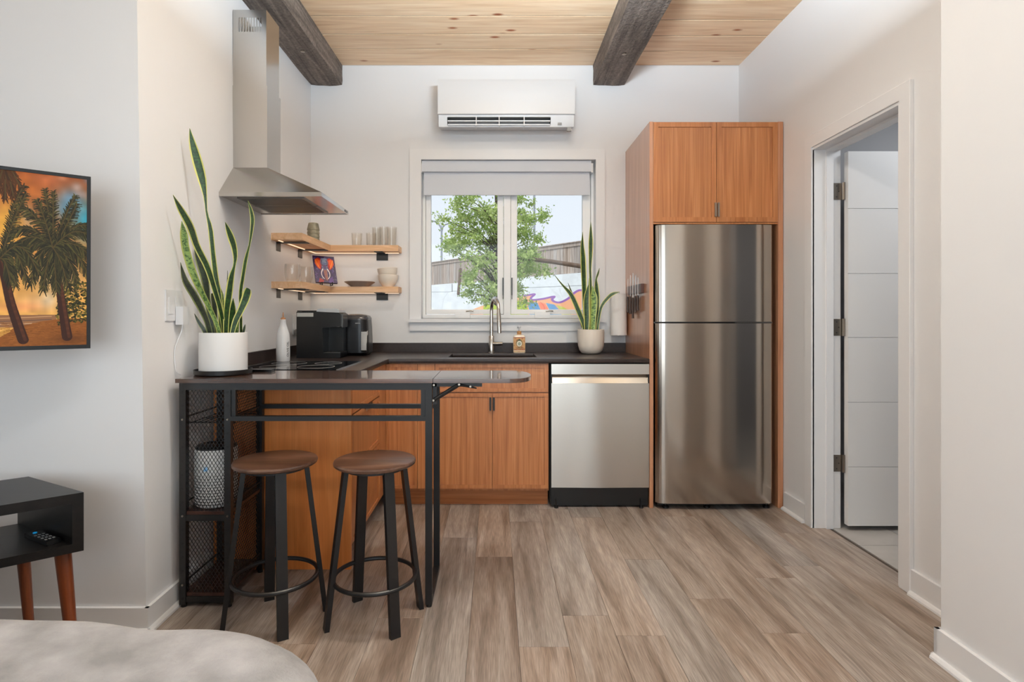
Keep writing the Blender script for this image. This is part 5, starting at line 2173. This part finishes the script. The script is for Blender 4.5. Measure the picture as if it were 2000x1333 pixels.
M['fryer'] = mat('fryer_grey', (30, 30, 32), 0.28, 0.4)
b = B()
rrect_loft(b, (ax_c, ay_c), [(CT + 0.012, 0.092, 0.10, 0.05), (CT + 0.02, 0.099, 0.107, 0.055), (CT + 0.10, 0.100, 0.108, 0.055), (CT + 0.18, 0.097, 0.106, 0.055), (CT + 0.235, 0.093, 0.103, 0.055)])
obj('body', b, M['fryer'], af, ang=40)
b = B()
rrect_loft(b, (ax_c, ay_c), [(CT + 0.0005, 0.082, 0.09, 0.05), (CT + 0.013, 0.092, 0.10, 0.05)])
obj('base', b, M['black_soft'], af, ang=40)
b = B()
rrect_loft(b, (ax_c, ay_c), [(CT + 0.2355, 0.094, 0.104, 0.055), (CT + 0.246, 0.094, 0.104, 0.055), (CT + 0.262, 0.085, 0.096, 0.05), (CT + 0.272, 0.055, 0.062, 0.04), (CT + 0.275, 0.02, 0.02, 0.015)])
obj('top', b, mat('fryer_top', (70, 68, 70), 0.14, 0.3), af, ang=60)
yfr = ay_c - 0.1065
b = B()
hx0 = X(706.5, yfr - 0.02)
prism(b, [(hx0, yfr + 0.004, Z(646, yfr)), (hx0, yfr - 0.035, Z(648, yfr)), (hx0, yfr - 0.038, Z(684, yfr)), (hx0, yfr - 0.022, Z(686, yfr)), (hx0, yfr - 0.018, Z(656, yfr)), (hx0, yfr + 0.004, Z(654, yfr))], (0.034, 0, 0))
obj('basket_handle', b, M['chrome'], af, bev=0.004)
b = B()
bx(b, X(694, yfr), X(703, yfr), yfr - 0.0035, yfr + 0.012, Z(632.6, yfr), Z(631, yfr))
obj('badge', b, M['grey_mark'], af, smooth=False)

# soap bottle with ornate label
sx_, sy_ = X(1014, 3.985), 3.985
so = thing('soap_bottle', 'glass soap dispenser with ornate red and gold label by sink', 'bottle', (sx_, sy_, CT))
b = B()
rrect_loft(b, (sx_, sy_), [(CT + 0.0005, 0.040, 0.024, 0.010), (CT + 0.006, 0.043, 0.027, 0.012), (CT + 0.112, 0.043, 0.027, 0.012), (CT + 0.124, 0.036, 0.022, 0.012), (CT + 0.130, 0.016, 0.016, 0.016)])
obj('body', b, mat('soap_glass', (236, 222, 200), 0.15, coat=0.5), so, ang=50)
b = B()
lathe(b, [(0, 0.1305), (0.0155, 0.1305), (0.0155, 0.152), (0.008, 0.156), (0, 0.156)], (sx_, sy_, CT), 20)
obj('neck', b, mat('soap_cap', (190, 138, 84), 0.3), so)
b = B()
tube(b, [(sx_, sy_, CT + 0.1555), (sx_, sy_, CT + 0.178)], 0.006, 10)
tube(b, [(sx_ - 0.004, sy_ + 0.006, CT + 0.181), (sx_, sy_ - 0.01, CT + 0.184), (sx_ - 0.002, sy_ - 0.034, CT + 0.178)], [0.010, 0.009, 0.005], 10)
lathe(b, [(0, 0.176), (0.011, 0.176), (0.011, 0.188), (0.009, 0.191), (0, 0.191)], (sx_, sy_, CT), 16)
obj('pump', b, M['white_plastic'], so)
lc = Canvas(220, 300, (198, 150, 92))
for i in range(70):
    x, y = rng.uniform(0, 220), rng.uniform(0, 300)
    c = [(150, 60, 34), (222, 180, 112), (120, 96, 40), (186, 104, 50)][rng.integers(4)]
    lc.line([(x, y), (x + rng.uniform(-20, 20), y + rng.uniform(-20, 20)), (x + rng.uniform(-30, 30), y + rng.uniform(-30, 30))], rng.uniform(2, 5), c, 0.8)
lc.poly([(0, 0), (220, 0), (220, 14), (0, 14)], (140, 50, 30))
lc.poly([(0, 250), (220, 250), (220, 262), (0, 262)], (150, 56, 32))
lc.poly([(0, 262), (220, 262), (220, 285), (0, 285)], (226, 206, 170))
th_ = np.linspace(0, 2 * PI, 30)
lc.poly([(110 + 62 * math.cos(t), 120 + 78 * math.sin(t)) for t in th_], (120, 104, 50))
lc.poly([(110 + 50 * math.cos(t), 130 + 58 * math.sin(t)) for t in th_], (226, 218, 200))
lc.poly([(110 + 30 * math.cos(t), 132 + 34 * math.sin(t)) for t in th_], (150, 160, 140))
lc.poly([(80, 60), (110, 30), (140, 60), (110, 72)], (60, 70, 34))
for yv in (205, 222):
    lc.line([(60, yv), (160, yv)], 4, (80, 50, 34))
quad_uv('label', (sx_ - 0.040, sy_ - 0.0275, CT + 0.008), (1, 0, 0), (0, 0, 1), 0.080, 0.104, image_mat('soap_label', lc.array(), 0.4), so)

# small black phone on the bar
p = on_plane(511, 726.5, TZ1)
b = B()
bx(b, p.x - 0.05, p.x + 0.05, p.y - 0.016, p.y + 0.03, TZ1 + 0.0005, TZ1 + 0.011)
ph = obj('phone', b, M['black_gloss'], bev=0.003, origin=(p.x, p.y, TZ1))
tag(ph, 'small black phone lying behind the tall plant on the bar table', 'phone')

# paper towel roll on the back wall
tx, ty = X(1208.5, 4.03), 4.035
pt_ = thing('paper_towel', 'white paper towel roll hung upright beside the tall cabinet', 'paper towel', (tx, ty, 1.03))
b = B()
zt0, zt1 = Z(655, ty), Z(575, ty)
lathe(b, [(0.018, zt0), (0.0575, zt0), (0.0575, zt1), (0.018, zt1)], (tx, ty, 0), 40, closed=True)
obj('roll', b, M['paper'], pt_)
b = B()
tube(b, [(tx, ty, zt0 - 0.008), (tx, ty, zt1 + 0.012)], 0.006, 10)
bx(b, tx - 0.008, tx + 0.008, ty, YB - 0.001, zt1 + 0.006, zt1 + 0.014)
obj('holder', b, M['white_plastic'], pt_)

# knives on a magnetic strip on the side of the tall cabinet
kxp = px0
ks = thing('knife_strip', 'dark wooden magnetic knife strip on side of the tall cabinet', 'knife rack', (kxp, 3.8, 1.355))
b = B()
bx(b, kxp - 0.018, kxp - 0.0008, 3.585, 3.98, 1.32, 1.378)
obj('bar', b, mat('strip_wood', (72, 42, 32), 0.45), ks, bev=0.003)
kn_l = ['kitchen knife on the strip, farthest from the refrigerator', 'kitchen knife, second from the far end of the strip', 'longest kitchen knife in the middle of the strip',
        'kitchen knife, second from the near end of the strip', 'kitchen knife on the strip, nearest the refrigerator']
for i, (yy, bl_, hl, wd_) in enumerate(((3.94, 0.10, 0.11, 0.016), (3.87, 0.12, 0.12, 0.018), (3.80, 0.14, 0.14, 0.026), (3.73, 0.11, 0.11, 0.018), (3.665, 0.09, 0.10, 0.016))):
    kt = thing('kitchen_knife', kn_l[i], 'knife', (kxp - 0.02, yy, 1.31), 'knives on the magnetic strip')
    zz = 1.335 - 0.01 * (i == 2)
    b = B()
    pts = [(kxp - 0.0205, yy - wd_ / 2, zz - 0.03), (kxp - 0.0205, yy + wd_ / 2, zz - 0.03), (kxp - 0.0205, yy + wd_ / 2, zz + bl_ * 0.7), (kxp - 0.0205, yy - wd_ * 0.1, zz + bl_), (kxp - 0.0205, yy - wd_ / 2, zz + bl_ * 0.95)]
    prism(b, pts, (0.002, 0, 0))
    obj('blade', b, M['knife_blade'], kt, smooth=False)
    b = B()
    tube(b, [(kxp - 0.0195, yy, zz - 0.028), (kxp - 0.0195, yy, zz - 0.06), (kxp - 0.0195, yy + 0.004, zz - 0.028 - hl * 0.7), (kxp - 0.0195, yy, zz - 0.028 - hl)], [0.006, 0.0085, 0.0075, 0.009], 10)
    obj('handle', b, M['knife_handle'], kt)

# wall plates


def plate_box(name, label, O, U, N, w, h, cat='outlet'):
    t = thing(name, label, cat, O)
    b = B()
    bxb(b, O, U, UZ, N, -w / 2, w / 2, -h / 2, h / 2, 0.0005, 0.007)
    obj('cover_plate', b, M['white_plastic'], t, bev=0.003)
    return t


lw = lambda y, z: xleft(y, z)
cyp, czp = 2.318, 1.216
swp = plate_box('switch_plate', 'white double wall plate with switch and charger on left wall', (lw(cyp, czp), cyp, czp), (0, 1, 0), (1, 0, 0), 0.118, 0.125, 'switch')
b = B()
O = Vector((lw(cyp, czp), cyp, czp))
bxb(b, O, (0, 1, 0), UZ, (1, 0, 0), -0.042, -0.010, -0.034, 0.034, 0.006, 0.010)
obj('rocker', b, M['white_plastic'], swp, bev=0.002)
b = B()
bxb(b, O, (0, 1, 0), UZ, (1, 0, 0), 0.008, 0.042, -0.034, 0.034, 0.006, 0.0085)
obj('socket', b, M['white_plastic'], swp, bev=0.001)
ch = thing('charger', 'white plug-in charger with thin white cord in the wall plate', 'charger', O + Vector((0.01, 0.03, -0.03)))
b = B()
bxb(b, O, (0, 1, 0), UZ, (1, 0, 0), 0.004, 0.050, -0.078, -0.004, 0.009, 0.040)
obj('adapter', b, M['white_plastic'], ch, bev=0.004)
b = B()
cp = [O + Vector((0.024, 0.03, -0.078)), O + Vector((0.02, 0.026, -0.11)), O + Vector((0.008, 0.004, -0.17)), O + Vector((0.008, 0.0, -0.22)), O + Vector((0.012, 0.006, -0.27)), O + Vector((0.016, 0.03, -0.286))]
tube(b, catmull([tuple(q) for q in cp], 24), 0.0022, 8)
obj('cord', b, M['white_plastic'], ch)
O = Vector((X(1117, YB), YB, Z(658, YB)))
t_o = plate_box('wall_outlet', 'white outlet on the back wall behind cream plant pot', O, (1, 0, 0), (0, -1, 0), 0.08, 0.082)
b = B()
for s_ in (-0.016, 0.016):
    bxb(b, O, (1, 0, 0), UZ, (0, -1, 0), s_ - 0.013, s_ + 0.013, -0.018, 0.018, 0.006, 0.0085)
obj('socket', b, M['white_plastic'], t_o, bev=0.002)
O = Vector((XW + 0.0015, 3.76, 1.115))
t_o = plate_box('wall_outlet', 'white outlet on the left wall behind the oil bottle', O, (0, 1, 0), (1, 0, 0), 0.08, 0.13)
b = B()
bxb(b, O, (0, 1, 0), UZ, (1, 0, 0), -0.018, 0.018, -0.035, 0.035, 0.006, 0.009)
obj('socket', b, M['white_plastic'], t_o, bev=0.002)
b = B()
bxb(b, O, (0, 1, 0), UZ, (1, 0, 0), -0.014, 0.014, -0.075, -0.03, 0.0095, 0.036)
pl = obj('power_plug', b, M['grey_mark'], bev=0.004, origin=O)
tag(pl, 'grey plug in the outlet beside the coffee machine', 'plug')

# elephant picture on a small black stand
ec = Vector((X(634, 3.87), 3.87, ZL))
nE = Vector((0.42, -0.91, 0)).normalized()
uE = Vector((0.91, 0.42, 0)).normalized()
lean = math.radians(24)
leandir = Vector((-0.80, 0.60, 0)).normalized()
P_bl = W(617, 551, 3.84)
P_br_ = W(659.5, 553.5, 3.90)
P_tl = W(603, 498.5, 3.90)
uE = (P_br_ - P_bl)
wE = uE.length
uE.normalize()
vE = (P_tl - P_bl)
vE = (vE - uE * vE.dot(uE) * 0.55)
hE = vE.length
vE.normalize()
nE = uE.cross(vE).normalized()
ep = thing('elephant_picture', 'small colourful elephant picture leaning on a black stand', 'picture', (ec.x, ec.y, ZL))
b = B()
bxb(b, P_bl, uE, vE, nE, 0, wE, 0, hE, -0.016, 0.0)
obj('panel', b, mat('panel_edge', (70, 62, 84), 0.6), ep, smooth=False)
ev = Canvas(300, 360, (52, 36, 78))
for i in range(160):
    x, y = rng.uniform(0, 300), rng.uniform(0, 360)
    c = [(74, 54, 128), (30, 24, 50), (110, 84, 150), (58, 40, 110), (120, 130, 150)][rng.integers(5)]
    ev.line([(x, y), (x + rng.uniform(-24, 24), y + rng.uniform(-24, 24))], rng.uniform(2, 7), c, 0.8)
for sg in (-1, 1):
    ear = [(150 + sg * 30, 50), (150 + sg * 80, 22), (150 + sg * 128, 50), (150 + sg * 130, 110), (150 + sg * 96, 170), (150 + sg * 60, 190), (150 + sg * 40, 130)]
    ev.poly(ear, (176, 34, 26))
    cxm = sum(p[0] for p in ear) / 7
    cym = sum(p[1] for p in ear) / 7
    ev.poly([(cxm + (x - cxm) * 0.72 + sg * 14, cym + (y - cym) * 0.72 - 4) for x, y in ear], (232, 92, 28))
    ev.line([(150 + sg * 122, 56), (150 + sg * 100, 110), (150 + sg * 70, 170)], 4, (240, 160, 60))
ev.poly([(110, 30), (190, 30), (204, 90), (188, 150), (178, 230), (184, 300), (160, 340), (140, 300), (128, 230), (112, 150), (96, 90)], (104, 118, 146))
ev.poly([(120, 90), (180, 90), (170, 170), (150, 190), (130, 170)], (58, 74, 120))
ev.poly([(126, 190), (174, 190), (172, 250), (178, 310), (160, 336), (142, 310), (132, 250)], (150, 104, 96))
for yv in range(40, 330, 22):
    ev.line([(122, yv), (178, yv + 4)], 2.4, (170, 176, 190) if yv < 120 else (126, 30, 44), 0.9)
for sg in (-1, 1):
    ev.line(catmull([(150 + sg * 34, 180), (150 + sg * 56, 230), (150 + sg * 50, 280), (150 + sg * 24, 310)], 12), 7, (240, 232, 226), 1, 3)
    ev.line([(150 + sg * 30, 60), (150 + sg * 40, 90), (150 + sg * 36, 130)], 5, (60, 30, 60))
    ev.poly([(150 + sg * 24, 122), (150 + sg * 40, 118), (150 + sg * 34, 134)], (20, 16, 24))
ev.poly([(60, 300), (120, 330), (100, 360), (40, 360)], (150, 30, 40))
ev.poly([(196, 300), (240, 280), (250, 360), (180, 360)], (90, 60, 130))
quad_uv('artwork', P_bl + nE * 0.0006, uE, vE, wE, hE, image_mat('elephant_art', ev.array(), 0.35), ep)
b = B()
for t in (0.25, 0.72):
    p = P_bl + uE * wE * t
    f1 = Vector((p.x, p.y, ZL + 0.004)) + nE * 0.035
    f2 = Vector((p.x, p.y, ZL + 0.004)) - nE * 0.05
    f1.z = f2.z = ZL + 0.0045
    tube(b, [f1 + Vector((0, 0, 0.022)), f1, f2], 0.004, 8)
    tube(b, [f2, p + vE * hE * 0.5 - nE * 0.018], 0.0035, 8)
obj('stand', b, M['black'], ep)

# ------------------------------------------------------------------ yard beyond the window
b = B()
bx(b, -40, 40, 4.3, 90, -0.4, -0.02)
struct('ground', b, M['ground'], smooth=False)
fa, fb = Vector((-2.95, 26.0, 0)), Vector((2.8, 18.5, 0))
fd = (fb - fa).normalized()
fn = Vector((fd.y, -fd.x, 0)).normalized()
if fn.y > 0:
    fn = -fn
A0 = fa - fd * 16.0
LW = 36.0


def lerp_z(t, za, zb):
    return za + (zb - za) * t


wl = thing('retaining_wall', 'white painted concrete retaining wall with a mural below fence', 'wall', A0 + fd * LW / 2)
ztop_w = 2.58
b = B()
bxb(b, A0, fd, UZ, -fn, 0, LW, -0.1, ztop_w, 0.0, 0.4)
obj('wall_block', b, M['conc'], wl, smooth=False)
WC, HC = 4000, 460
wv = Canvas(WC, HC, (224, 229, 233))
OW = A0 + fn * 0.004 + UZ * 0.55
HW = ztop_w - 0.55
wm = PlaneMap(OW, fd, UZ, LW, HW, WC, HC)
wv.grain(0.08, rng, 40)
wv.grain(0.05, rng, 9)
crack = [(820, 571), (845, 570.5), (876, 570.5), (884, 569), (930, 568), (1012, 563), (1060, 561), (1135, 558), (1180, 556)]
wv.line(wm.many(crack), 2.0, (120, 126, 130), 0.8)
wv.line(wm.many([(876, 570), (866, 584), (863, 606)]), 1.2, (180, 186, 190), 0.8)
wv.line(wm.many([(883, 555), (883, 570)]), 3.0, (90, 92, 90), 0.9)
purple = [(1014, 579), (1030, 577), (1044, 575), (1037, 582), (1040, 586), (1060, 584), (1082, 579.5), (1078, 585), (1084, 590), (1095, 590.5), (1110, 583), (1122, 572), (1134, 567), (1150, 572), (1156, 584), (1178, 590), (1210, 580), (1240, 590)]
pc_ = catmull(purple, 80)
wv.poly(wm.many([(1010, 612)] + [(1010, 581)] + [tuple(q) for q in pc_] + [(1260, 590), (1260, 640), (1010, 640)]), (240, 176, 134))
wv.poly(wm.many([(900, 640), (920, 606), (940, 598), (962, 591), (1010, 581), (1010, 640)]), (244, 186, 140))
wv.poly(wm.many([(944, 600), (952, 594), (1012, 588), (1024, 590), (1031, 604), (1031, 640), (944, 640)]), (176, 198, 48))
wv.poly(wm.many([(1030, 590), (1049, 591), (1055, 604), (1062, 640), (1036, 640), (1033, 604)]), (104, 160, 206))
wv.poly(wm.many([(1051, 591), (1064, 593), (1071, 604), (1076, 640), (1060, 640), (1056, 604)]), (246, 140, 110))
wv.poly(wm.many([(1066, 592), (1082, 595), (1092, 606), (1110, 640), (1078, 640), (1072, 604)]), (112, 166, 210))
wv.poly(wm.many([(1086, 596), (1100, 600), (1112, 607), (1130, 640), (1106, 640), (1094, 606)]), (196, 200, 96))
for i in range(5):
    wv.line(wm.many([(1034, 594 + i * 3.2), (1052 + i * 0.6, 594 + i * 3.2)]), 1.2, (64, 96, 160), 0.8)
    wv.line(wm.many([(1070 + i * 2, 596 + i * 2.6), (1086 + i * 2, 597 + i * 2.6)]), 1.2, (64, 96, 160), 0.8)
wv.line(wm.many([tuple(q) for q in pc_]), 7.0, (150, 104, 176))
wv.line(wm.many([(1055, 590), (1062, 598), (1064, 606)]), 1.5, (220, 80, 60))
quad_uv('mural', OW, fd, UZ, LW, HW, image_mat('mural_paint', wv.array(), 0.8), wl)

fe = thing('board_fence', 'weathered wooden board fence on top of the white wall', 'fence', A0 + fd * LW / 2 + UZ * ztop_w)
bwid = 0.165
b = B()
bxb(b, (0, 0, 0), fd, UZ, -fn, 0.004, bwid - 0.004, 0.0, 0.98, 0.05, 0.075)
b0 = obj('board', b, M['fence'], fe, smooth=False)
b0.location = A0 + UZ * ztop_w
for i in range(1, int(LW / bwid)):
    inst(b0, 'board', fe, A0 + fd * (i * bwid) + UZ * ztop_w - fn * random.uniform(0, 0.012), None, (1, 1, 1.0 + random.uniform(-0.012, 0.012)))
b = B()
bxb(b, A0 + UZ * ztop_w, fd, UZ, -fn, 0, LW, 0.90, 1.02, 0.03, 0.05)
bxb(b, A0 + UZ * ztop_w, fd, UZ, -fn, 0, LW, 1.02, 1.05, 0.0, 0.12)
bxb(b, A0 + UZ * ztop_w, fd, UZ, -fn, 0, LW, 0.0, 0.98, 0.078, 0.10)
obj('cap_rail', b, M['fence'], fe, smooth=False)

# fallen pole across the tree, short post against the wall
b = B()
p0, p1 = W(955, 494, 14.6), W(1150, 523, 13.4)
tube(b, [p0, p0.lerp(p1, 0.3) + Vector((0, 0, -0.01)), p0.lerp(p1, 0.65) + Vector((0, 0, 0.01)), p1 + (p1 - p0) * 0.25], [0.045, 0.05, 0.055, 0.06], 10)
lo_ = obj('wooden_pole', b, M['log'], origin=p0.lerp(p1, 0.5))
tag(lo_, 'long brown wooden pole slanting past the tree outside window', 'pole')
b = B()
t0 = (fa - A0).length + 1.0
p0, p1 = W(899.5, 525, 22.2), W(895, 576, 21.9)
tube(b, [p0, p1], 0.055, 8)
tag(obj('wooden_stake', b, M['log'], origin=p1), 'short brown stake against the wall, left of the tree', 'stake')

# street lamp with two arms, and another lamp post far right
dl = 58.0
sl = thing('street_lamp', 'thin grey street lamp with two curved arms beyond fence', 'street lamp', (X(862.5, dl), dl, 0))
b = B()
tube(b, [(X(862.5, dl), dl, 0), (X(862.5, dl), dl, Z(450, dl))], [0.12, 0.10], 10)
obj('pole', b, M['lamp_grey'], sl)
for pts in ([(862.5, 452), (861, 444), (856, 436.5), (850, 433), (843, 431.5)], [(862.5, 452), (864.5, 444), (869, 439), (876, 436.8), (886, 436.5)]):
    b = B()
    tube(b, [W(px, py, dl) for px, py in pts], [0.10, 0.09, 0.085, 0.08, 0.09], 8)
    obj('arm', b, M['lamp_grey'], sl)
b = B()
tube(b, [(X(1043.5, 50), 50, 0), (X(1043.5, 50), 50, Z(330, 50))], 0.10, 10)
tag(obj('lamp_post', b, M['lamp_grey'], origin=(X(1043.5, 50), 50, 0)), 'plain grey post rising behind the tree crown at right', 'post')

# tree: trunk, limbs and leaf sprays
dt = 14.6
tr = thing('tree', 'leafy green tree seen through the window in front of fence', 'tree', (X(975, dt), dt, 0))
b = B()
tb_ = Vector((X(985, dt), dt, 0))
tube(b, catmull([(X(985, dt), dt, -0.1), (X(982, dt), dt, 1.0), (X(976, dt), dt, 2.2), (X(972, dt), dt, 3.4), (X(968, dt), dt + .1, 4.6), (X(965, dt), dt, 5.6)], 14), [0.10 - 0.0062 * i for i in range(14)], 10)
obj('trunk', b, M['bark'], tr)
rnd = random.Random(11)
# crown outline in photo pixels: (cx, cy, rx, ry, count)
CL = [(925, 402, 42, 26, 9), (965, 395, 45, 34, 9), (900, 432, 36, 22, 8), (940, 440, 40, 30, 10), (885, 470, 30, 20, 7), (925, 480, 46, 26, 11), (875, 490, 20, 14, 4), (960, 470, 40, 34, 9),
      (935, 520, 38, 30, 11), (960, 545, 36, 40, 12), (945, 575, 26, 24, 6), (925, 560, 16, 20, 4), (1025, 400, 34, 26, 6), (1040, 430, 28, 30, 7), (1045, 450, 22, 20, 4), (1030, 475, 36, 28, 8), (1040, 505, 34, 24, 9), (1035, 530, 38, 20, 9),
      (1005, 500, 36, 40, 9), (1000, 560, 24, 30, 6), (950, 350, 60, 40, 8), (1010, 340, 60, 40, 7), (995, 430, 36, 40, 8), (1012, 590, 14, 16, 3)]
limbs = B()
fol = B()
for (cx, cy, rx, ry, cnt) in CL:
    for _ in range(cnt):
        an, rr_ = rnd.uniform(0, 2 * PI), math.sqrt(rnd.random())
        px, py = cx + rx * rr_ * math.cos(an), cy + ry * rr_ * math.sin(an)
        dep = dt + rnd.gauss(0, 0.75)
        c = W(px, py, dep)
        if rnd.random() < 0.55:
            s0 = Vector((X(974, dt), dt, max(1.4, c.z - rnd.uniform(0.4, 1.0))))
            m1 = s0.lerp(c, 0.5) + Vector((0, 0, 0.1))
            tube(limbs, [s0, m1, c], [0.020, 0.012, 0.005], 5)
        # spray of leaves round the twig end
        for _k in range(6):
            dirv = Vector((rnd.gauss(0, 1), rnd.gauss(0, 1), rnd.gauss(0.15, 0.6))).normalized()
            Ls = rnd.uniform(0.18, 0.36)
            for j in range(13):
                p = c + dirv * Ls * (j / 13) + Vector((rnd.gauss(0, 0.045), rnd.gauss(0, 0.045), rnd.gauss(0, 0.045)))
                a_ = Vector((rnd.gauss(0, 1), rnd.gauss(0, 1), rnd.gauss(0, 1))).normalized()
                s_ = a_.cross(dirv)
                if s_.length < 1e-3:
                    continue
                s_.normalize()
                l_, w_ = rnd.uniform(0.06, 0.105), rnd.uniform(0.018, 0.03)
                q = [p, p + a_ * l_ * 0.5 + s_ * w_, p + a_ * l_, p + a_ * l_ * 0.5 - s_ * w_]
                fol.faces.new([fol.verts.new(x) for x in q])
obj('limbs', limbs, M['bark'], tr)


def foliage_mat():
    m = bpy.data.materials.new('tree_leaves')
    m.use_nodes = True
    t = m.node_tree
    b_ = t.nodes['Principled BSDF']
    b_.inputs['Roughness'].default_value = 0.5
    b_.inputs['Specular IOR Level'].default_value = 0.25
    co = t.nodes.new('ShaderNodeTexCoord')
    n_ = t.nodes.new('ShaderNodeTexNoise')
    n_.inputs['Scale'].default_value = 5.0
    n_.inputs['Detail'].default_value = 4
    r_ = t.nodes.new('ShaderNodeValToRGB')
    r_.color_ramp.elements[0].position, r_.color_ramp.elements[1].position = 0.35, 0.68
    r_.color_ramp.elements[0].color = lin((128, 156, 78))
    r_.color_ramp.elements[1].color = lin((206, 220, 146))
    t.links.new(co.outputs['Object'], n_.inputs['Vector'])
    t.links.new(n_.outputs['Fac'], r_.inputs[0])
    t.links.new(r_.outputs[0], b_.inputs['Base Color'])
    tl = t.nodes.new('ShaderNodeBsdfTranslucent')
    t.links.new(r_.outputs[0], tl.inputs[0])
    mx = t.nodes.new('ShaderNodeMixShader')
    mx.inputs[0].default_value = 0.4
    out = t.nodes['Material Output']
    t.links.new(b_.outputs[0], mx.inputs[1])
    t.links.new(tl.outputs[0], mx.inputs[2])
    t.links.new(mx.outputs[0], out.inputs['Surface'])
    return m


obj('foliage', fol, foliage_mat(), tr, smooth=False, kind='stuff')
